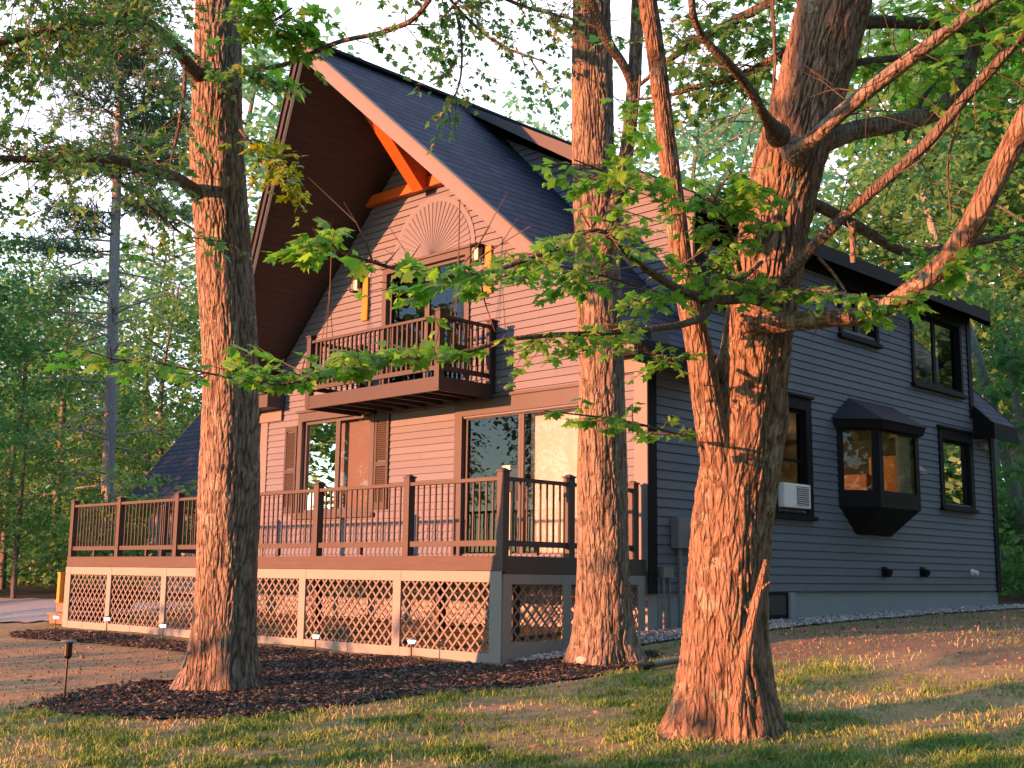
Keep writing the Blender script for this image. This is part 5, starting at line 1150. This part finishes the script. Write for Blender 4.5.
stem_tree([(1003, 560, 34, 9), (1000, 500, 34, 8), (992, 430, 34, 7), (975, 340, 34, 6), (965, 240, 34, 4)], 'thin grey birch stem close beside the rear house corner', 'birches behind the house')
stem_tree([(1042, 560, 30, 8), (1030, 470, 30, 7), (1016, 400, 30, 6), (1004, 330, 30, 4)], 'thin birch stem at the right edge of the photo', 'birches behind the house')

# grey white pine with dead lower limbs on the left
px0, d0 = 108, 37
x, y = along(px0, d0); z = float(hgt(x, y))
M['pinebark'] = m_bark('pine_bark', (0.56, 0.53, 0.51), (0.22, 0.20, 0.19), 0.1)
pine = thing('pine_tree', 'tall grey trunked pine with bare dead lower branches left of the house', 'tree', (x, y, z))
P, R = px_path([(104, 640, d0, 13), (106, 560, d0, 13), (108, 480, d0, 12.5), (111, 400, d0, 12), (113, 320, d0, 11), (115, 240, d0, 10), (118, 150, d0, 8), (122, 40, d0, 6), (124, -60, d0, 3)])
V, F, rv, Q, r = limb(P, R, 0.15, 14, 0.0, 5); a = Acc(); a.add(V, F, None, rv); a.build('trunk', M['pinebark'], pine, True, True)
dead = Acc(); live = Acc(); na = Acc()
for k in range(120):
    f = rng.uniform(0.22, 0.98); p0 = Q[int(f * (len(Q) - 1))]; an = rng.random() * 6.28; L = rng.uniform(1.6, 4.4) * (1.15 - .6 * f); lv = f > 0.54 + rng.normal(0, .07)
    dirv = np.array([math.cos(an), math.sin(an), 0]); sag = rng.uniform(-.12, .28)
    pts = [p0, p0 + dirv * L * .5 + np.array([0, 0, L * (sag if lv else rng.uniform(-.12, .15))]), p0 + dirv * L + np.array([0, 0, L * (sag * .8 if lv else rng.uniform(-.35, .1))])]
    V, F, rv, q, _ = limb(pts, [.035, .022, .008], 0.25, 5); (live if lv else dead).add(V, F, None, rv)
    if not lv:
        for _ in range(4):
            i = rng.integers(2, len(q)) if len(q) > 2 else 1; dd_ = dirv * .4 + rng.normal(0, .5, 3); V, F, rv, _, _ = limb([q[i], q[i] + dd_ * .35, q[i] + dd_ * .8 + [0, 0, -.15]], [.012, .009, .004], .2, 4); dead.add(V, F, None, rv)
    else:
        n = 150; i = rng.integers(len(q) // 3, len(q), n); B_ = q[i] + rng.normal(0, .34, (n, 3)) * [1, 1, .35]; D = dirv * .5 + rng.normal(0, .6, (n, 3)) + [0, 0, .25]
        D = D / np.linalg.norm(D, axis=1)[:, None]; sd = np.cross(D, rng.normal(0, 1, (n, 3))); sd /= np.linalg.norm(sd, axis=1)[:, None]
        for rep in range(3):
            D2 = D + rng.normal(0, .35, (n, 3)); Ln = rng.uniform(.18, .34, n)[:, None]; w = .022
            V4 = np.stack([B_ - sd * w, B_ + sd * w, B_ + D2 * Ln + sd * w * .3, B_ + D2 * Ln - sd * w * .3], 1)
            na.add(V4.reshape(-1, 3), (np.arange(n) * 4)[:, None] + np.array([[0, 1, 2, 3]]), np.clip(rng.normal(.5, .25, n), 0, 1))
dead.build('dead_limbs', M['pinebark'], pine, True, True); live.build('live_limbs', M['barkf'], pine, True, True); na.build('crown', M['needle'], pine)

# far wood that reads as one mass
la = Acc()
for k in range(64):
    px = rng.uniform(-260, 1290); d = rng.uniform(58, 95); x, y = along(px, d); h = rng.uniform(11, 19) * (.72 if px < 300 else 1.5 if px > 860 else .9); z = float(hgt(x, y))
    crown(la, (x, y, z + h * .5), rng.uniform(3.5, 5.5), h * .5, 110, 22, .42, 500 + k, shell=.3)
for k in range(64):                                  # the wood goes on round the right side of the yard
    y = rng.uniform(4, 75); x = rng.uniform(0, 12) + (75 - y) * .16; z = float(hgt(x, y)); h = rng.uniform(15, 23); crown(la, (x, y, z + h * .45), rng.uniform(3.0, 4.5), h * .5, 90, 20, .42, 700 + k, shell=.25)
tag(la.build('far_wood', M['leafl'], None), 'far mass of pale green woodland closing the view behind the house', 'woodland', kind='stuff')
la = Acc()
for k in range(60):
    px = rng.choice([rng.uniform(-150, 230), rng.uniform(985, 1200)]); d = rng.uniform(30, 52); x, y = along(px, d); z = float(hgt(x, y))
    crown(la, (x, y, z + rng.uniform(.5, 2.2)), rng.uniform(1.0, 2.4), rng.uniform(.8, 1.8), 40, 26, .16, 900 + k, shell=.2)
tag(la.build('undergrowth', M['leaff'], None), 'dense dark undergrowth of bushes at the edge of the wood', 'undergrowth', kind='stuff')

# trees on the near side of the yard (mirrored in the glass, dappling the light)
for j, (x, y, i, s) in enumerate(((-33.5, -3.0, 2, .85), (-30.0, -8.0, 0, .8), (-40, 2.0, 1, .9))):
    forest_tree(i, x, y, s, 'tree on the near side of the yard mirrored in the glass door', 'leaff', 'barkf', j * 2.1, grp='trees mirrored in the glass door')

x, y = -9.8, -10.5  # added out of view to keep sun off the forked maple's top
forest_tree(3, x, y, 1.25, 'unseen tree added behind the viewer that shades the top of the forked maple', 'leaff', 'barkf', .7, grp='trees added behind the viewer')
for j, (x, y, i, s) in enumerate(((0.5, -9.5, 2, 1.0), (6.0, -12, 0, .9), (-3.0, -19, 1, .9), (12, -6, 1, .8))):
    forest_tree(i, x, y, s, 'tree at the viewer\'s back mirrored in the side windows', 'leaff', 'barkf', j * 1.9, grp='trees mirrored in the side windows')
for j, (x, y, i, s) in enumerate(((-38, -3.5, 2, 1.5), (-36.5, 1.5, 2, 1.45))):
    forest_tree(i, x, y, s, 'tree on the near side of the yard mirrored in the glass door', 'leaff', 'barkf', 1 + j * 2.1, grp='trees mirrored in the glass door')
# a loose hedge added out of view keeps the low sun off the lawn and the feet of the trunks
for j, (x, h) in enumerate(((-5.6, 2.6), (-7.3, 2.9), (-9.0, 2.7), (-10.8, 3.3), (-12.6, 3.6), (-14.4, 3.9), (-16.2, 3.5), (-18.0, 3.3), (-20.0, 3.5), (-22.0, 3.2), (-4.2, 2.5), (-2.9, 2.4), (-1.5, 2.5), (-0.2, 2.4))):
    y = -4.6 + 0.7 * math.sin(j * 2.3); z = float(hgt(x, y)); t = thing('shrub', 'unseen shrub added behind the viewer to keep low sun off the lawn', 'shrub', (x, y, z), 'added row of shrubs behind the viewer')
    la = Acc(); crown(la, (x, y, z + h * .52), 0.95, h * .5, 26 if j < 10 else 44, 16, .15, 40 + j, shell=.25); la.build('foliage', M['leaff'], t)
    a = Acc(); V, F, rv, Q, r = limb([(x, y, z - .1), (x + .1, y, z + h * .4), (x, y + .1, z + h * .8)], [.05, .035, .012], .2, 7); a.add(V, F, None, rv); a.build('stem', M['barkf'], t, True, True)
# ------------------------------------------------------------------ light, sky, camera
EL, AZ = math.radians(6.5), math.radians(198)         # azimuth clockwise from +Y
sd = Vector((math.sin(AZ) * math.cos(EL), math.cos(AZ) * math.cos(EL), math.sin(EL)))
sun = bpy.data.lights.new('sun', 'SUN'); sun.energy = 5.0; sun.angle = math.radians(0.6); sun.color = (1.0, 0.318, 0.138)
so = bpy.data.objects.new('sun', sun); so.rotation_euler = (-sd).to_track_quat('-Z', 'Y').to_euler(); so.location = (0, 0, 30); C.objects.link(so)
w = bpy.data.worlds.new('World'); SC.world = w; w.use_nodes = True; nt = w.node_tree; nt.nodes.clear()
sky = nt.nodes.new('ShaderNodeTexSky'); sky.sky_type = 'NISHITA'; sky.sun_disc = False; sky.sun_elevation = EL; sky.sun_rotation = AZ
sky.air_density = 1.0; sky.dust_density = 0.3; sky.ozone_density = 3.0
bg = nt.nodes.new('ShaderNodeBackground'); bg.inputs['Strength'].default_value = 0.15; out = nt.nodes.new('ShaderNodeOutputWorld')
# added bank of bright white cloud opposite the sun, widened overhead for fill light
tcw = nt.nodes.new('ShaderNodeTexCoord'); dp_ = nt.nodes.new('ShaderNodeVectorMath'); dp_.operation = 'DOT_PRODUCT'; dp_.inputs[1].default_value = (-0.50, 0.62, 0.60)
nt.links.new(tcw.outputs['Generated'], dp_.inputs[0])
nz = nt.nodes.new('ShaderNodeTexNoise'); nz.inputs['Scale'].default_value = 3.0; nz.inputs['Detail'].default_value = 5; nt.links.new(tcw.outputs['Generated'], nz.inputs['Vector'])
ad = nt.nodes.new('ShaderNodeMath'); ad.operation = 'MULTIPLY_ADD'; ad.inputs[1].default_value = 0.45; nt.links.new(nz.outputs['Fac'], ad.inputs[0]); nt.links.new(dp_.outputs['Value'], ad.inputs[2])
mr = nt.nodes.new('ShaderNodeMapRange'); mr.interpolation_type = 'SMOOTHSTEP'; mr.inputs['From Min'].default_value = 0.42; mr.inputs['From Max'].default_value = 1.05; nt.links.new(ad.outputs[0], mr.inputs['Value'])
cm = nt.nodes.new('ShaderNodeMix'); cm.data_type = 'RGBA'; cm.inputs[7].default_value = (3.3, 3.4, 3.95, 1); nt.links.new(mr.outputs[0], cm.inputs[0]); nt.links.new(sky.outputs[0], cm.inputs[6])
nt.links.new(cm.outputs[2], bg.inputs['Color']); nt.links.new(bg.outputs[0], out.inputs['Surface'])

cam = bpy.data.cameras.new('camera'); cam.sensor_width = 36; cam.lens = FOC * 36 / 1024; cam.clip_end = 2000; cam.clip_start = 0.05
co = bpy.data.objects.new('camera', cam)
m = Matrix.Identity(4)
for i in range(3): m[i][0], m[i][1], m[i][2] = RT[i], UP[i], -FW[i]
co.matrix_world = m; C.objects.link(co); SC.camera = co
SC.view_settings.view_transform = 'Standard'; SC.view_settings.look = 'None'; SC.view_settings.gamma = 1.0; SC.view_settings.use_curve_mapping = False
SC.view_settings.exposure = 1.92
SC.cycles.use_denoising = True; SC.cycles.max_bounces = 6; SC.cycles.transparent_max_bounces = 8; SC.cycles.diffuse_bounces = 3; SC.cycles.glossy_bounces = 3; SC.cycles.sample_clamp_indirect = 4.0
